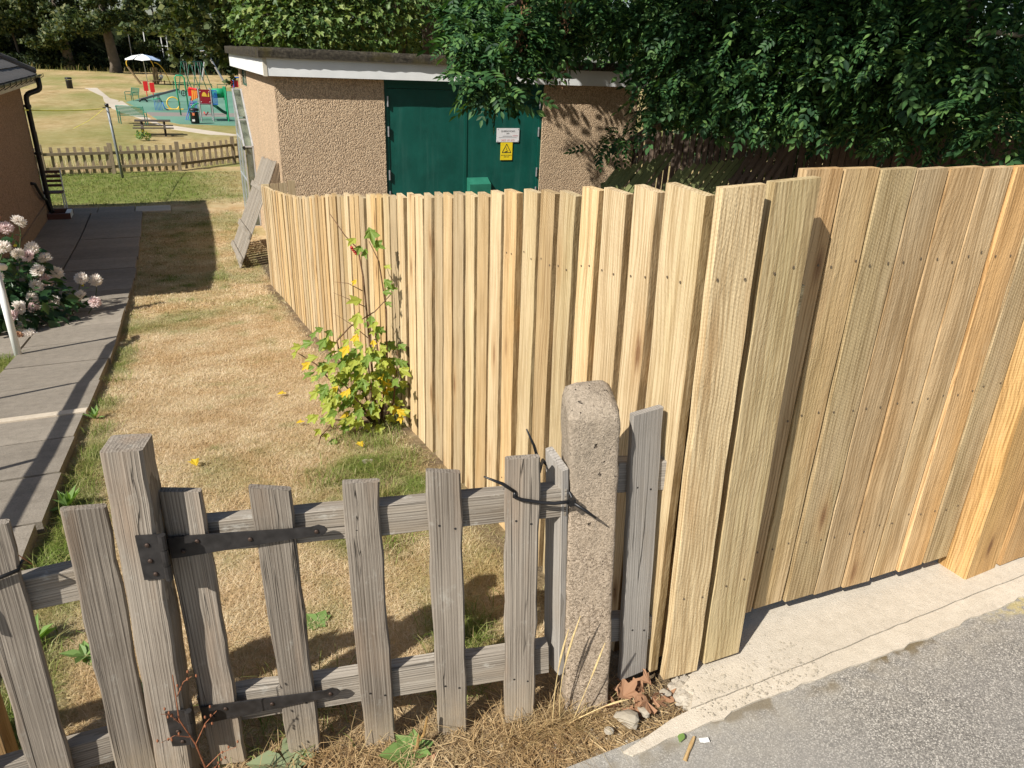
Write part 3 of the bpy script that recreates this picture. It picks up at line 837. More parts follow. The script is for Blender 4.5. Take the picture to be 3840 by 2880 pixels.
# ================================================================== HOUSE ON THE LEFT
def build_house():
    h = thing('house', 'pebble dashed house with hipped tiled roof and black downpipe', 'house', (-5.8, 14.9, -2.0))
    w0, w1, v0, v1 = -9.0, -2.7, 10.3, 19.25
    MB().box(w0, w1, v0, v1, -2.4, .96).build('wall', HOUSEM, h)
    BRICK = plain('plinth_stone', (.30, .20, .125), .9, 0, .25, 14)
    MB().box(w1 - .1, w1 + .03, v0 - .03, v1 + .03, -2.4, -1.62).build('plinth', BRICK, h)
    e, ez = .30, 1.03
    MB().box(w1 + e - .03, w1 + e, v0 - e, v1 + e, ez - .15, ez).build('fascia', CREAM, h)
    MB().box(w0 - e, w1 + e - .031, v1 + e - .03, v1 + e, ez - .15, ez).build('fascia', CREAM, h)
    MB().box(w0 - e, w1 + e - .031, v0 - e, v0 - e + .03, ez - .15, ez).build('fascia', CREAM, h)
    MB().box(w0 - e, w1 + e - .031, v0 - e + .031, v1 + e - .031, ez - .145, ez - .13).build('soffit', CREAM, h)
    # hipped roof body
    k = math.tan(R(31)); half = (w1 - w0)/2 + e; cx = (w0 + w1)/2; rz = ez + half*k
    a = [(w0-e, v0-e, ez), (w1+e, v0-e, ez), (w1+e, v1+e, ez), (w0-e, v1+e, ez), (cx, v0-e+half, rz), (cx, v1+e-half, rz)]
    TILE = plain('slate_tile', (.125, .115, .105), .75, 0, .3, 6)
    roof = mk('roof', a, [(0, 3, 2, 1), (1, 2, 5, 4), (3, 0, 4, 5), (0, 1, 4), (2, 3, 5)], TILE, h)
    me = bpy.data.meshes.new('tile'); tb = MB().box(-.165, .165, 0, .40, 0, .016); tb.v = [(x, y, z + (.012 if y < .1 else 0)) for x, y, z in tb.v]
    me.from_pydata(tb.v, [], tb.f); me.materials.append(TILE)
    sl = math.atan(k); n = 0
    for row in range(8):
        d = row*.30 - .03                       # up the slope on the garden side
        ww, zz = w1 + e - d*math.cos(sl), ez + d*math.sin(sl) + .012
        vmax = v1 + e - max(0, d*math.cos(sl)) - .02
        v = vmax - .17 - (.17 if row % 2 else 0)
        while v > max(14.0, v0) and n < 200:
            M = Matrix.Translation((ww, v + random.uniform(-.008, .008), zz + random.uniform(0, .006))) @ Matrix.Rotation(math.pi/2, 4, 'Z') @ Matrix.Rotation(sl - .03, 4, 'X') @ Matrix.Rotation(random.uniform(-.02, .02), 4, 'Z')
            inst('tile', me, M, roof); v -= .34; n += 1
    mb = MB(); p0 = Vector((w1 + e - .02, v1 + e - .02, ez + .05)); p1 = Vector((cx, v1 + e - half, rz + .05))
    for i in range(12):
        q0 = p0.lerp(p1, i/13); q1 = p0.lerp(p1, (i + 1.15)/13); mb.tube([q0 + Vector((0, 0, .02)), q1], [.085, .075], 8)
    mb.build('hip_tiles', TILE, roof)
    # gutter, brackets, downpipe
    gx = w1 + e + .055
    def gut(y0, y1):
        v, f = [], []
        for y in (y0, y1):
            for j in range(9):
                an = math.pi + math.pi*j/8
                v.append((gx + .055*math.cos(an), y, ez + .02 + .06*math.sin(an)))
            for j in range(9):
                an = 2*math.pi - math.pi*j/8
                v.append((gx + .048*math.cos(an), y, ez + .02 + .052*math.sin(an)))
        for j in range(17): f.append((j, j + 1, 18 + j + 1, 18 + j))
        f.append(tuple(range(18))); f.append(tuple(range(35, 17, -1)))
        return v, f
    g = MB(); g.add(*gut(v0 - e, v1 + e + .06)); gu = g.build('gutter', BLACKP, h)
    for y in np.arange(14.2, 19.8, .62):
        MB().bar((gx - .05, y, ez - .10), (gx + .05, y, ez - .035), .03, .012).bar((gx + .055, y, ez - .04), (gx + .058, y, ez + .03), .03, .01).build('bracket', BLACKP, gu)
    py = v1 - .04; px = w1 + .075
    pts = [(gx, py + .12, ez - .04), (gx, py + .12, ez - .18)] + bezier((gx, py + .12, ez - .22), (gx, py + .12, ez - .36), (px, py, ez - .28), (px, py, ez - .48), 8) + [(px, py, -1.75), (px + .03, py, -1.84)]
    dp = MB().tube(pts, .052, 10).build('downpipe', BLACKP, h, True)
    for z in (.42, -.55, -1.4): MB().tube([(px, py, z - .03), (px, py, z + .03)], .066, 10).bar((px - .09, py, z), (px, py, z), .03).build('pipe_clip', BLACKP, dp)
    MB().tube([(w1 + .01, py - 1.35, -.98), (w1 + .07, py - 1.3, -1.0), (w1 + .07, py - .95, -1.22), (w1 + .06, py - .55, -1.42), (w1 + .06, py - .2, -1.52), (w1 + .08, py - .12, -1.8)], .032, 8).build('waste_pipe', BLACKP, h, True)
    d = thing('gully_surround', 'low brick kerb round the drain at the foot of the downpipe', 'drain', (-2.48, 19.15, -1.9))
    RB = plain('dark_brick', (.11, .05, .04), .8); z0, z1 = -2.05, -1.80
    for bx in ((-2.66, -2.22, 18.80, 18.9), (-2.66, -2.22, 19.4, 19.5)): MB().box(*bx, z0, z1).build('kerb', RB, d)
    MB().box(-2.32, -2.22, 18.901, 19.399, z0, z1 - .002).build('kerb', WHITE, d)
    MB().box(-2.66, -2.325, 18.901, 19.399, z0, z1 - .12).build('grate', BLACKM, d)
build_house()

def build_chair():
    c = thing('garden_chair', 'white framed folding garden chair beyond the house corner', 'chair', (-2.42, 19.85, G(-2.4, 19.85)))
    z = -1.96; x0, y0 = -2.80, 19.70
    for dx, dy, tx, ty in ((0, 0, .0, .06), (.0, .42, .0, .36), (.40, 0, .40, .06), (.40, .42, .40, .36)):
        MB().tube([(x0 + dx, y0 + dy, z), (x0 + tx, y0 + ty, z + .45)], .016, 6).build('leg', WHITE, c)
    DK = plain('dark_slat', (.10, .04, .03), .6)
    for k in range(5): MB().box(x0 - .01, x0 + .41, y0 + .03 + k*.075, y0 + .09 + k*.075, z + .45, z + .47).build('slat', DK, c)
    for dx in (0, .40): MB().tube([(x0 + dx, y0 + .38, z + .44), (x0 + dx, y0 + .50, z + .95)], .016, 6).build('back_post', WHITE, c)
    for k in range(4): MB().box(x0 - .005, x0 + .405, y0 + .41 + k*.024, y0 + .425 + k*.024, z + .55 + k*.10, z + .61 + k*.10).build('slat', DK, c)
build_chair()

# ================================================================== GROWHOUSE, LEANING TRELLIS
def build_growhouse():
    g = thing('growhouse', 'narrow aluminium lean-to greenhouse by the substation side wall', 'greenhouse', (1.5, 18.0, G(1.5, 18)))
    x0, x1, y0, y1 = 1.50, 1.68, 17.35, 18.75; zb = G(1.5, 18.0) - .02; ze, zt = -.22, .88
    bars = [((x0, y0, zb), (x0, y0, ze)), ((x1, y0, zb), (x1, y0, ze)), ((x0, y1, zb), (x0, y1, zt)), ((x1, y1, zb), (x1, y1, zt)),
            ((x0, y0, ze), (x0, y1, zt)), ((x1, y0, ze), (x1, y1, zt)), ((x0, y0, ze), (x1, y0, ze)), ((x0, y1, zt), (x1, y1, zt)),
            ((x0, y0, zb + .02), (x1, y0, zb + .02)), ((x0, y0, zb + .02), (x0, y1, zb + .02)), ((x0, (y0+y1)/2, zb), (x0, (y0+y1)/2, (ze+zt)/2)), ((x0, y0, -.95), (x0, y1, -.95)), ((x0, y0 + .64, .28), (x1, y0 + .64, .28)), ((x0, y0 + .15, -.1), (x0, y1, -.1))]
    for a, b in bars: MB().bar(a, b, .035, .03).build('frame_bar', ALU, g)
    q = .004
    mk('pane', [(x0, y0 + .02, zb), (x0, y1 - .02, zb), (x0, y1 - .02, zt - .02), (x0, y0 + .02, ze - .02), (x0 + q, y0 + .02, zb), (x0 + q, y1 - .02, zb), (x0 + q, y1 - .02, zt - .02), (x0 + q, y0 + .02, ze - .02)], [(0, 3, 2, 1), (4, 5, 6, 7), (0, 1, 5, 4), (1, 2, 6, 5), (2, 3, 7, 6), (3, 0, 4, 7)], GLASS, g)
    MB().box(x0 + .02, x1 - .02, y0, y0 + q, zb, ze - .02).build('pane', GLASS, g)
    for k in range(2):
        a, b = k/2 + .01, (k + 1)/2 - .01
        P = [(x0 + .02, y0 + (y1-y0)*a, ze + (zt-ze)*a), (x1 - .02, y0 + (y1-y0)*a, ze + (zt-ze)*a), (x1 - .02, y0 + (y1-y0)*b, ze + (zt-ze)*b), (x0 + .02, y0 + (y1-y0)*b, ze + (zt-ze)*b)]
        MB().hexa(P + [(x, y, z + q) for x, y, z in P]).build('pane', GLASS, g)
    MB().tube([(x0 - .02, y0 - .02, ze + .0), (x0 + .02, y0 - .03, ze - .06)], .03, 8).build('gutter_end', BLACKP, g)
build_growhouse()

def build_trellis():
    t = thing('slatted_panel', 'weathered grey slatted panel leaning on the substation wall', 'fence panel', (.95, 14.3, G(.95, 14.3)))
    foot = Vector((.84, 12.95, G(.84, 13) + .01)); along = Vector((.02, 2.35, -.22)); upv = (Vector((1.665, 14.35, .02)) - Vector((.84, 12.95, foot.z)) - Vector((0, .98, 0))).normalized()
    Ht = 1.95; nrm = along.cross(upv).normalized()
    if nrm.x > 0: nrm = -nrm
    n = 12
    for k in range(n):
        p0 = foot + along * ((k + .5)/n); board('slat', p0, p0 + upv * (Ht + random.uniform(-.012, .012)), along.length/n*.70, .018, nrm, OLDT, t, 5, .001)
    for s in (.07, .30, .72):
        a = foot + upv*(Ht*s) - along*.015 + nrm*.03; b = a + along*1.03
        board('batten', a, b, .10, .03, nrm, OLDT, t, 5, .002)
build_trellis()

# ================================================================== NEW BOARD FENCE DOWN THE GARDEN
FW = 1.166
Q = [.135, .279, .434, .577, .722, .866, 1.019, 1.171, 1.318, 1.471, 1.617, 1.777, 1.936, 2.09, 2.252, 2.413, 2.583, 2.749, 2.917, 3.077, 3.229, 3.383, 3.546, 3.712, 3.879, 4.048, 4.215, 4.38]
QT = [(.135, 1.485), (1.019, 1.325), (2.09, 1.135), (3.077, .965), (4.048, .795), (4.766, .675), (6.0, .44), (7.0, .28), (8.0, .145), (9.2, .0), (10.1, -.09)]
def side_fence():
    f = thing('new_board_fence', 'new pale upright board fence running down beside the lawn', 'fence', (FW, 6, G(FW, 6)))
    qs = list(Q)
    while qs[-1] < 9.95: qs.append(qs[-1] + random.uniform(.155, .170))
    prev = -.062
    for i, q in enumerate(qs):
        wdt = (q - prev) - (random.uniform(.036, .044) if i < 28 else .040)
        near = q - wdt
        v = 1.36 + (near + q)/2
        zt = float(np.interp(q, [a for a, _ in QT], [b for _, b in QT])) + random.uniform(-.010, .010)
        zb = G(FW, v) - .01
        if i == 0: zb = .0
        lean = -.060 * max(0, 1 - q/2.2)
        jw = random.uniform(-.003, .003)
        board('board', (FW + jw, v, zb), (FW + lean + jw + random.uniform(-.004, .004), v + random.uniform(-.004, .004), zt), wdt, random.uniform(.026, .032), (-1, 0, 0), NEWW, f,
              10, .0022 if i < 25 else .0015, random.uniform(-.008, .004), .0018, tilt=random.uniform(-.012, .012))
        prev = q
    # rails and posts on the far side
    for dz in (.22, 1.0):
        pts = [(1.40, 0), (4.6, 0), (8.2, 0), (11.35, 0)]
        for a, b in zip(pts, pts[1:]):
            za = float(np.interp(a[0] - 1.36, [x for x, _ in QT], [y for _, y in QT])) - .30 - dz*.9; zb_ = float(np.interp(b[0] - 1.36, [x for x, _ in QT], [y for _, y in QT])) - .30 - dz*.9
            la = -.06*max(0, 1 - (a[0] - 1.36)/2.2)*.6
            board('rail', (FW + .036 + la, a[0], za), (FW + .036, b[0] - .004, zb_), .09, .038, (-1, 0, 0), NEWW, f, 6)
    for v in (1.52, 3.3, 5.1, 6.9, 8.7, 10.4):
        zt = float(np.interp(v - 1.36, [x for x, _ in QT], [y for _, y in QT])) - .06
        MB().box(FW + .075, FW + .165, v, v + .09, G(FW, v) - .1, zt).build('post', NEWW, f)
    r = thing('new_board_return', 'short new board fence from the far end of the pale fence to the substation', 'fence', (1.45, 11.5, G(1.45, 11.5)))
    for k in range(4):
        w = 1.235 + k*.125
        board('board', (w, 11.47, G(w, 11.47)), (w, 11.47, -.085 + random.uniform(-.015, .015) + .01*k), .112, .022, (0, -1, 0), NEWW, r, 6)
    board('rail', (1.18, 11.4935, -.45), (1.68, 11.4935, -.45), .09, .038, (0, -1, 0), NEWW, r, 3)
side_fence()

def road_fence():
    f = thing('new_return_boards', 'two new rough sawn boards standing between the old picket and the new gate', 'fence', (1.32, 1.28, 0))
    board('board', (1.240, 1.279, .012), (1.169, 1.290, 1.512), .118, .026, (0, -1, 0), NEWB, f, 12, .0022, .002, .002, tilt=-.10)
    board('board', (1.400, 1.283, .020), (1.338, 1.300, 1.520), .138, .030, (0, -1, 0), NEWB, f, 12, .0022, .004, .002, tilt=-.05)
    MB().box(1.215, 1.30, 1.378, 1.47, 0, 1.40).build('post', NEWB, f)
    board('rail', (1.235, 1.334, 1.20), (1.47, 1.334, 1.20), .09, .038, (0, -1, 0), NEWB, f, 3)
    board('rail', (1.25, 1.334, .32), (1.47, 1.334, .32), .09, .038, (0, -1, 0), NEWB, f, 3)
    g = thing('new_gate', 'tall new gate of close sawn upright boards over the concrete', 'gate', (2.0, 1.37, .07))
    n = 8; x0, x1 = 1.475, 2.535
    bw = (x1 - x0)/n
    for k in range(n):
        c = x0 + bw*(k + .5); v = 1.385 - .052*(c - x0)
        wd_ = bw - random.uniform(.008, .014); lean = -.030 - .040*(c - x0)
        board('board', (c, v + (.004 if k % 2 else 0) + random.uniform(-.002, .002), .062 + random.uniform(-.006, .008)), (c + lean, v + random.uniform(-.002, .004), 1.528 + random.uniform(-.002, .003)), wd_, .030, (-.05, -1, 0), NEWG, g, 12, .0018, random.uniform(-.002, .002), .0022, tilt=random.uniform(-.05, .02))
    for z in (.30, .80, 1.27):
        board('rail', (x0 + .02 - .02, 1.424, z), (x1 - .10, 1.375, z), .10, .038, (-.05, -1, 0), NEWG, g, 3)
    mb = board('brace', (x0 + .04, 1.4645, .36), (x1 - .2, 1.418, 1.2), .08, .03, (-.05, -1, 0), NEWG, g, 3)
    p = thing('new_gate_post', 'thick square new timber post at the right end of the gate', 'post', (2.63, 1.32, 0))
    board('post', (2.655, 1.262, .0), (2.59, 1.275, 1.60), .185, .118, (.03, -1, 0), NEWG, p, 12, .002, 0, .004)
    q = thing('new_right_fence', 'new sawn boards right of the gate post at the picture edge', 'fence', (3.0, 1.27, 0))
    w = 2.835
    for k in range(5):
        board('board', (w, 1.262, .01), (w - .06, 1.275, 1.54), .128, .026, (0, -1, 0), NEWG, q, 8, .002); w += .134
    board('rail', (2.77, 1.31, 1.2), (3.42, 1.31, 1.2), .09, .038, (0, -1, 0), NEWG, q, 2)
road_fence()

_nail = {}
def nails(o, heights, xs, mat):
    """pairs of nail heads on the front face of a board"""
    if mat.name not in _nail:
        m = MB().tube([(0, 0, 0), (0, -.0012, 0)], .0034, 7); me = bpy.data.meshes.new('nail'); me.from_pydata(m.v, [], m.f); me.materials.append(mat); _nail[mat.name] = me
    Lb = max(v.co.z for v in o.data.vertices)
    for z in heights:
        z = z if z > 0 else Lb + z
        for x in xs:
            inst('nail', _nail[mat.name], WM[o] @ Matrix.Translation((x + random.uniform(-.010, .010), -.0012, z + random.uniform(-.010, .010))), o)
NAILM = plain('nail_hole', (.13, .095, .06), .6)
for nm, rows, half in (('new_board_fence', (.27, -.235), .030), ('new_gate', (.25, .74, 1.21), .034), ('new_return_boards', (.31, 1.28), .034)):
    for o in [c for c in bpy.data.objects[nm].children if c.name.startswith('board')][:(8 if nm == 'new_board_fence' else 14)]: nails(o, rows, (-half, half), NAILM)

# ================================================================== OLD PICKET GATE AND FENCE
GO, GD, GN = Vector((-.13, 1.59, 0)), Vector((.9655, -.2604, 0)), Vector((-.2604, -.9655, 0))
def gp(s, z, d=0.0): return GO + GD*s + GN*d + Vector((0, 0, z))
def screw(p, n, parent, r=.0055, mat=RUST):
    p = Vector(p); n = Vector(n).normalized()
    MB().tube([p, p + n*.0025, p + n*.004], [r, r, r*.6], 10).build('screw', mat, parent, True)
def hinge(z, zr, parent):
    """T hinge: plate on the post, knuckle, tapered strap across the pickets"""
    hg = MB()
    s1 = .365; d0, d1 = .0052, .0092
    dz = zr - z
    prof = [(.006, .030), (.03, .030), (.33, .0125), (.350, .0165), (.364, .010), (.371, .0)]
    topv = [gp(s, z + dz*s/s1 + h, d1) for s, h in prof] + [gp(s, z + dz*s/s1 - h, d1) for s, h in prof[::-1]]
    botv = [gp(s, z + dz*s/s1 + h, d0) for s, h in prof] + [gp(s, z + dz*s/s1 - h, d0) for s, h in prof[::-1]]
    n = len(topv)
    hg.add(topv + botv, [tuple(range(n - 1, -1, -1)), tuple(range(n, 2*n))] + [(i, (i+1) % n, n + (i+1) % n, n + i) for i in range(n)])
    st = hg.build('hinge_strap', HINGEM, parent)
    for s in (.035, .07, .19, .345):
        screw(gp(s, z + dz*s/s1 + (.012 if s == .07 else -.012 if s == .035 else 0), d1), GN, st)
    return st
def picket_gate():
    g = thing('picket_gate', 'low weathered grey picket gate hung on iron strap hinges', 'gate', tuple(gp(.48, -.1)))
    P = [(.003, .097, -.090, .812, -.004), (.214, .304, -.100, .806, -.014), (.430, .517, -.092, .812, -.020), (.640, .727, -.078, .828, -.030), (.838, .927, -.048, .858, -.034)]
    for a, b, z0, z1, ln in P:
        c = (a + b)/2
        p = board('picket', gp(c, z0), gp(c + ln, z1), b - a, .020, GN, OLDW, g, 12, .003, random.uniform(-.014, .006), .0045)
        for zz in (.675, .125):
            for sx in (-.02, .02):
                q = gp(c + sx + ln*zz, zz + (sx > 0)*-.012, .0005); MB().tube([q, q + GN*.0008], .0032, 7).build('nail', BLACKM, p)
    board('top_rail', gp(-.005, .660, -.022), gp(.975, .706, -.022), .088, .042, GN, OLDR, g, 14, .002)
    board('bottom_rail', gp(-.005, .092, -.022), gp(.962, .163, -.022), .105, .042, GN, OLDR, g, 14, .002)
    hinge(.663, .688, g); hinge(.112, .151, g)
    # hinge plates and knuckles fixed to the post
    hp = thing('hinge_post', 'thick weathered square post with a ringed end grain top', 'post', (-.18, 1.60, -.1))
    pm = board('post', (-.215, 1.556, -.12), (-.182, 1.550, .952), .088, .082, GN, OLDW, hp, 16, .0025, .004, .006)
    for zc, hh in ((.676, .062), (.130, .062)):
        t = (zc + .12)/1.072
        q = Vector((-.215 + .033*t, 1.556 - .006*t, zc)) + GD*.034
        M0 = MB()
        x0, x1 = -.030, .020
        pl = [q + GD*x0 + Vector((0, 0, -hh)) + GN*.001, q + GD*x1 + Vector((0, 0, -hh)) + GN*.001, q + GD*x1 + Vector((0, 0, -hh)) + GN*.005, q + GD*x0 + Vector((0, 0, -hh)) + GN*.005]
        M0.hexa(pl + [p_ + Vector((0, 0, 2*hh)) for p_ in pl])
        pa = M0.build('hinge_plate', HINGEM, hp)
        kq = q + GD*.026 + GN*.007
        MB().tube([kq + Vector((0, 0, -hh)), kq + Vector((0, 0, -hh*.36))], .0088, 10)\
            .tube([kq + Vector((0, 0, -hh*.33)), kq + Vector((0, 0, hh*.36))], .0084, 10).tube([kq + Vector((0, 0, hh*.39)), kq + Vector((0, 0, hh))], .0088, 10).build('knuckle', HINGEM, pa)
        for dx, dz in ((-.008, .036), (-.008, -.008), (-.002, -.046)): screw(q + GD*dx + Vector((0, 0, dz)) + GN*.005, GN, pa)
picket_gate()

def old_left_fence():
    f = thing('old_picket_fence', 'weathered picket fence section left of the hinge post', 'fence', (-.6, 1.6, -.1))
    for x, lw in ((-.302, .092), (-.487, .088), (-.69, .09), (-.89, .09), (-1.10, .09), (-1.31, .09)):
        board('picket', (x - .004, 1.600, -.10), (x + .022, 1.583, .812 + random.uniform(-.006, .01)), lw, .020, (0, -1, 0), OLDW, f, 12, .003, random.uniform(-.012, .004), .0045)
    board('top_rail', (-1.5, 1.616, .588), (-.25, 1.616, .588), .09, .042, (0, -1, 0), OLDR, f, 12, .002)
    board('bottom_rail', (-1.5, 1.624, .045), (-.25, 1.624, .045), .09, .042, (0, -1, 0), OLDR, f, 12, .002)
    TANP = wood_old('tan_post_wood', (.40, .27, .13), (.22, .13, .055), (.34, .20, .09), lich=.1)
    p = thing('old_tan_post', 'tan wooden post behind the leftmost picket', 'post', (-.66, 1.70, -.15))
    board('post', (-.64, 1.70, -.18), (-.635, 1.70, .55), .085, .085, (0, -1, 0), TANP, p, 6)
old_left_fence()

def concrete_post():
    p = thing('concrete_post', 'chipped gravelly concrete gate post with a rounded weathered top', 'post', (.945, 1.37, -.1))
    nz_, m = 56, 96; H = 1.08; V = []; F = []
    base = Vector((.948, 1.372, -.09)); top = Vector((.893, 1.412, -.09 + H))
    rot = R(-19)
    for k in range(nz_ + 1):
        t = k/nz_; z = H*t
        hs = .0670
        dome = max(0, (z - (H - .060))/.060)
        sh = 1 - .30*dome**3.2 - (.12*dome**8)
        for j in range(m):
            a = 2*math.pi*j/m
            ca, sa = math.cos(a), math.sin(a)
            e = 13.0
            r = hs/((abs(ca)**e + abs(sa)**e)**(1/e))
            x, y = r*ca*sh, r*sa*sh
            nn = (vnoise(a*3.2 + 9, z*22, 3) - .5)*.004 + (vnoise(a*9, z*60, 4) - .5)*.0022
            kk = 1 + nn/hs
            # broken corner on the latch side and a chip on the right edge
            ang = math.degrees(a) % 360
            if 150 < ang < 245 and .72*H < z < .80*H: kk *= 1 - .10*max(0, math.sin((z/H - .72)/.08*math.pi))*max(0, math.sin((ang - 150)/95*math.pi))
            if (ang > 325 or ang < 5) and .52*H < z < .585*H: kk *= .93
            x *= kk; y *= kk
            c = base.lerp(top, t)
            zz = c.z + .020*(y/hs + .35*x/hs)*dome
            V.append((c.x + x*math.cos(rot) - y*math.sin(rot), c.y + x*math.sin(rot) + y*math.cos(rot), zz))
    for k in range(nz_):
        for j in range(m): F.append((k*m + j, k*m + (j+1) % m, (k+1)*m + (j+1) % m, (k+1)*m + j))
    F.append(tuple(nz_*m + j for j in range(m)))
    t = NT('gravelly_concrete_post', .92, .15); o = t.obj()
    vo = t.n('TexVoronoi', {'Vector': o, 'Scale': 230.0}); cell = t.n('SeparateColor', {0: vo.outputs['Color']}).outputs[0]
    big = t.noise(o, 7, 5, .65)
    c = t.ramp(cell, [(0, (.17, .13, .092)), (.45, (.40, .315, .228)), (1, (.58, .47, .355))])
    c = t.mix(t.rampf(big, .4, .7, 0, .7), c, (.44, .355, .262))
    zs = t.n('SeparateXYZ', {0: o}).outputs[2]
    c = t.mix(t.math('MULTIPLY', t.rampf(zs, .72, .92), .45), c, (.33, .285, .225))
    pit = t.rampf(t.noise(t.scale(o, (1, 1, .75)), 62, 2, .5), .69, .76)
    c = t.mix(t.math('MULTIPLY', pit, .85), c, (.07, .052, .04)); t.color(c)
    t.bump(t.math('SUBTRACT', t.math('ADD', t.noise(o, 240, 4, .7), t.math('MULTIPLY', t.noise(o, 45, 3, .6), .6)), t.math('MULTIPLY', pit, 1.6)), 1.0, .006)
    mk('shaft', V, F, t.m, p, True)
    s = thing('latch_slat', 'narrow grey upright slat against the left side of the concrete post', 'slat', (.80, 1.38, .1))
    board('slat', (.832, 1.390, .10), (.792, 1.398, .818), .078, .022, (-1, -.12, 0), OLDG, s, 8, .0015, -.03)
    st = thing('picket_stub', 'pale grey picket on two short rails right of the concrete post', 'fence', (1.1, 1.35, 0))
    board('picket', (1.100, 1.333, .015), (1.052, 1.372, .925), .096, .021, (.02, -1, 0), OLDG, st, 12, .002, .004, .003)
    board('rail', (.99, 1.392, .722), (1.165, 1.366, .710), .096, .042, (-.1, -1, 0), OLDG, st, 4)
    board('rail', (1.0, 1.372, .195), (1.17, 1.352, .165), .088, .040, (-.1, -1, 0), OLDG, st, 4)
    for (a, z) in ((1.040, .70), (1.085, .685), (1.075, .20), (1.118, .185)):
        yy = 1.372 - .039*(1 - z/.91) + .002
        MB().tube([(a, yy - .004, z), (a, yy - .0025, z)], .003, 7).build('nail', BLACKM, st)
concrete_post()

def cable_ties():
    def strip(mb, pts, wd_=.0085, th=.002):
        pts = [Vector(p) for p in pts]
        for a, b in zip(pts, pts[1:]): mb.bar(a, b + (b - a)*.04, wd_, th, (0, 0, 1)) if False else mb.tube([a, b], .0036, 6)
    t = thing('cable_tie', 'long black cable tie holding the picket gate to the latch slat', 'cable tie', (.75, 1.36, .7))
    mb = MB()
    a = [gp(.752, .815, .004), gp(.80, .792, .006), gp(.832, .765, .003)]
    loop = [gp(.832, .765, .003), gp(.83, .752, .004), gp(.85, .742, .005), gp(.90, .730, .005), gp(.935, .726, .006)] + [Vector((.785, 1.337, .727)), Vector((.815, 1.330, .728))]
    back = [Vector((.822, 1.336, .728)), Vector((.835, 1.40, .735)), Vector((.81, 1.43, .76)), Vector((.78, 1.435, .80)), gp(.90, .80, -.03), gp(.85, .79, -.03), gp(.826, .768, -.02), gp(.828, .763, .0)]
    mb.tube(a, [.002, .0045, .0045], 6); mb.tube(loop, .0048, 6); mb.tube(back, .0045, 6)
    mb.build('strap', BLACKP, t, True)
    MB().box(.806, .822, 1.320, 1.334, .719, .738).build('head', BLACKP, t)
    MB().tube([(.816, 1.326, .728), (.845, 1.305, .708), (.868, 1.290, .690)], [.0045, .0045, .002], 6).build('tail', BLACKP, t, True)
    MB().tube([(.770, 1.425, .78), (.750, 1.43, .85), (.728, 1.435, .90)], [.0045, .004, .002], 6).build('tail', BLACKP, t, True)
    t = thing('short_cable_tie', 'black cable tie round the leftmost picket', 'cable tie', (-.487, 1.59, .67))
    x0, x1, y0, y1 = -.522, -.424, 1.578, 1.612
    MB().tube([(x0, y0, .662), (x1, y0 - .002, .690), (x1 + .004, y1 - .006, .69), (x1 - .02, y1 + .003, .675)], .0045, 6).build('strap', BLACKP, t, True)
    MB().tube([(x0, y0, .662), (x0 - .03, y0 - .02, .64), (x0 - .05, y0 - .03, .60)], .004, 6).build('tail', BLACKP, t, True)
cable_ties()

# ================================================================== OLD FENCES AND PANELS IN THE SHADED YARD
def back_fences():
    f = thing('dark_boundary_fence', 'tall dark old board fence under the trees at the yard end', 'fence', (9.8, 10, -1.2))
    def run(p, q, zp, zq, n, gapf=.9):
        for k in range(n):
            t = (k + .5)/n; w = p[0] + (q[0]-p[0])*t; v = p[1] + (q[1]-p[1])*t
            zt = zp + (zq - zp)*t + random.uniform(-.05, .05)
            L = math.hypot(q[0]-p[0], q[1]-p[1])
            board('board', (w, v, zt - 1.9), (w + random.uniform(-.01, .01), v + random.uniform(-.02, .02), zt), L/n*gapf*.93, .02, (-1, -.2, 0), DARKW, f, 3, .003)
        for dz in (.35, 1.5):
            board('rail', (p[0] + .04, p[1], zp - dz), (q[0] + .04, q[1], zq - dz), .09, .04, (-1, -.2, 0), DARKW, f, 2)
    run((8.8, 13.2), (9.9, 9.75), .40, 1.06, 26); run((9.75, 9.6), (10.25, 5.2), .78, 1.25, 34)
    def panel(name, label, c0, c1, lean, n, L, mat, base_z):
        """boards laid side by side, all tipped over to the left"""
        p = thing(name, label, 'fence panel', ((c0[0]+c1[0])/2, (c0[1]+c1[1])/2, base_z))
        for k in range(n):
            t = (k + .5)/n; w = c0[0] + (c1[0]-c0[0])*t; v = c0[1] + (c1[1]-c0[1])*t
            top = Vector((w, v, c0[2] + (c1[2]-c0[2])*t + random.uniform(-.03, .03)))
            d = Vector((lean[0], lean[1], lean[2])).normalized()
            board('board', top - d*L + Vector((0, random.uniform(-.012, .012), 0)), top, .068, .024, (-.45, -.85, .2), mat, p, 3, .002)
        for s in (.2, .75):
            dd = Vector(lean).normalized()
            board('rail', Vector(c0) - dd*L*s + Vector((.01, .03, 0)), Vector(c1) - dd*L*s + Vector((.01, .03, 0)), .07, .03, (-.45, -.85, .2), mat, p, 2)
    LN = (.66, -.02, .80)
    panel('mossy_fence_panel', 'moss green fence panel leaning nearest the substation corner', (6.93, 10.9, .10), (7.95, 10.55, .42), LN, 10, 1.7, MOSSW, -1.4)
    panel('mossy_fence_panel', 'green stained fence panel in the middle of the leaning stack', (7.55, 9.95, .24), (8.55, 9.45, .50), LN, 10, 1.8, MOSSW, -1.3)
    panel('mossy_fence_panel', 'small low mossy panel in front of the leaning stack', (6.75, 10.55, -.12), (7.2, 10.45, -.06), LN, 4, 1.3, MOSSW, -1.4)
    panel('dark_fence_panel', 'dark unmossed fence panel leaning right of the green ones', (8.35, 9.35, .44), (9.2, 9.0, .76), (.5, -.02, .85), 6, 1.9, DARKW, -1.2)
back_fences()

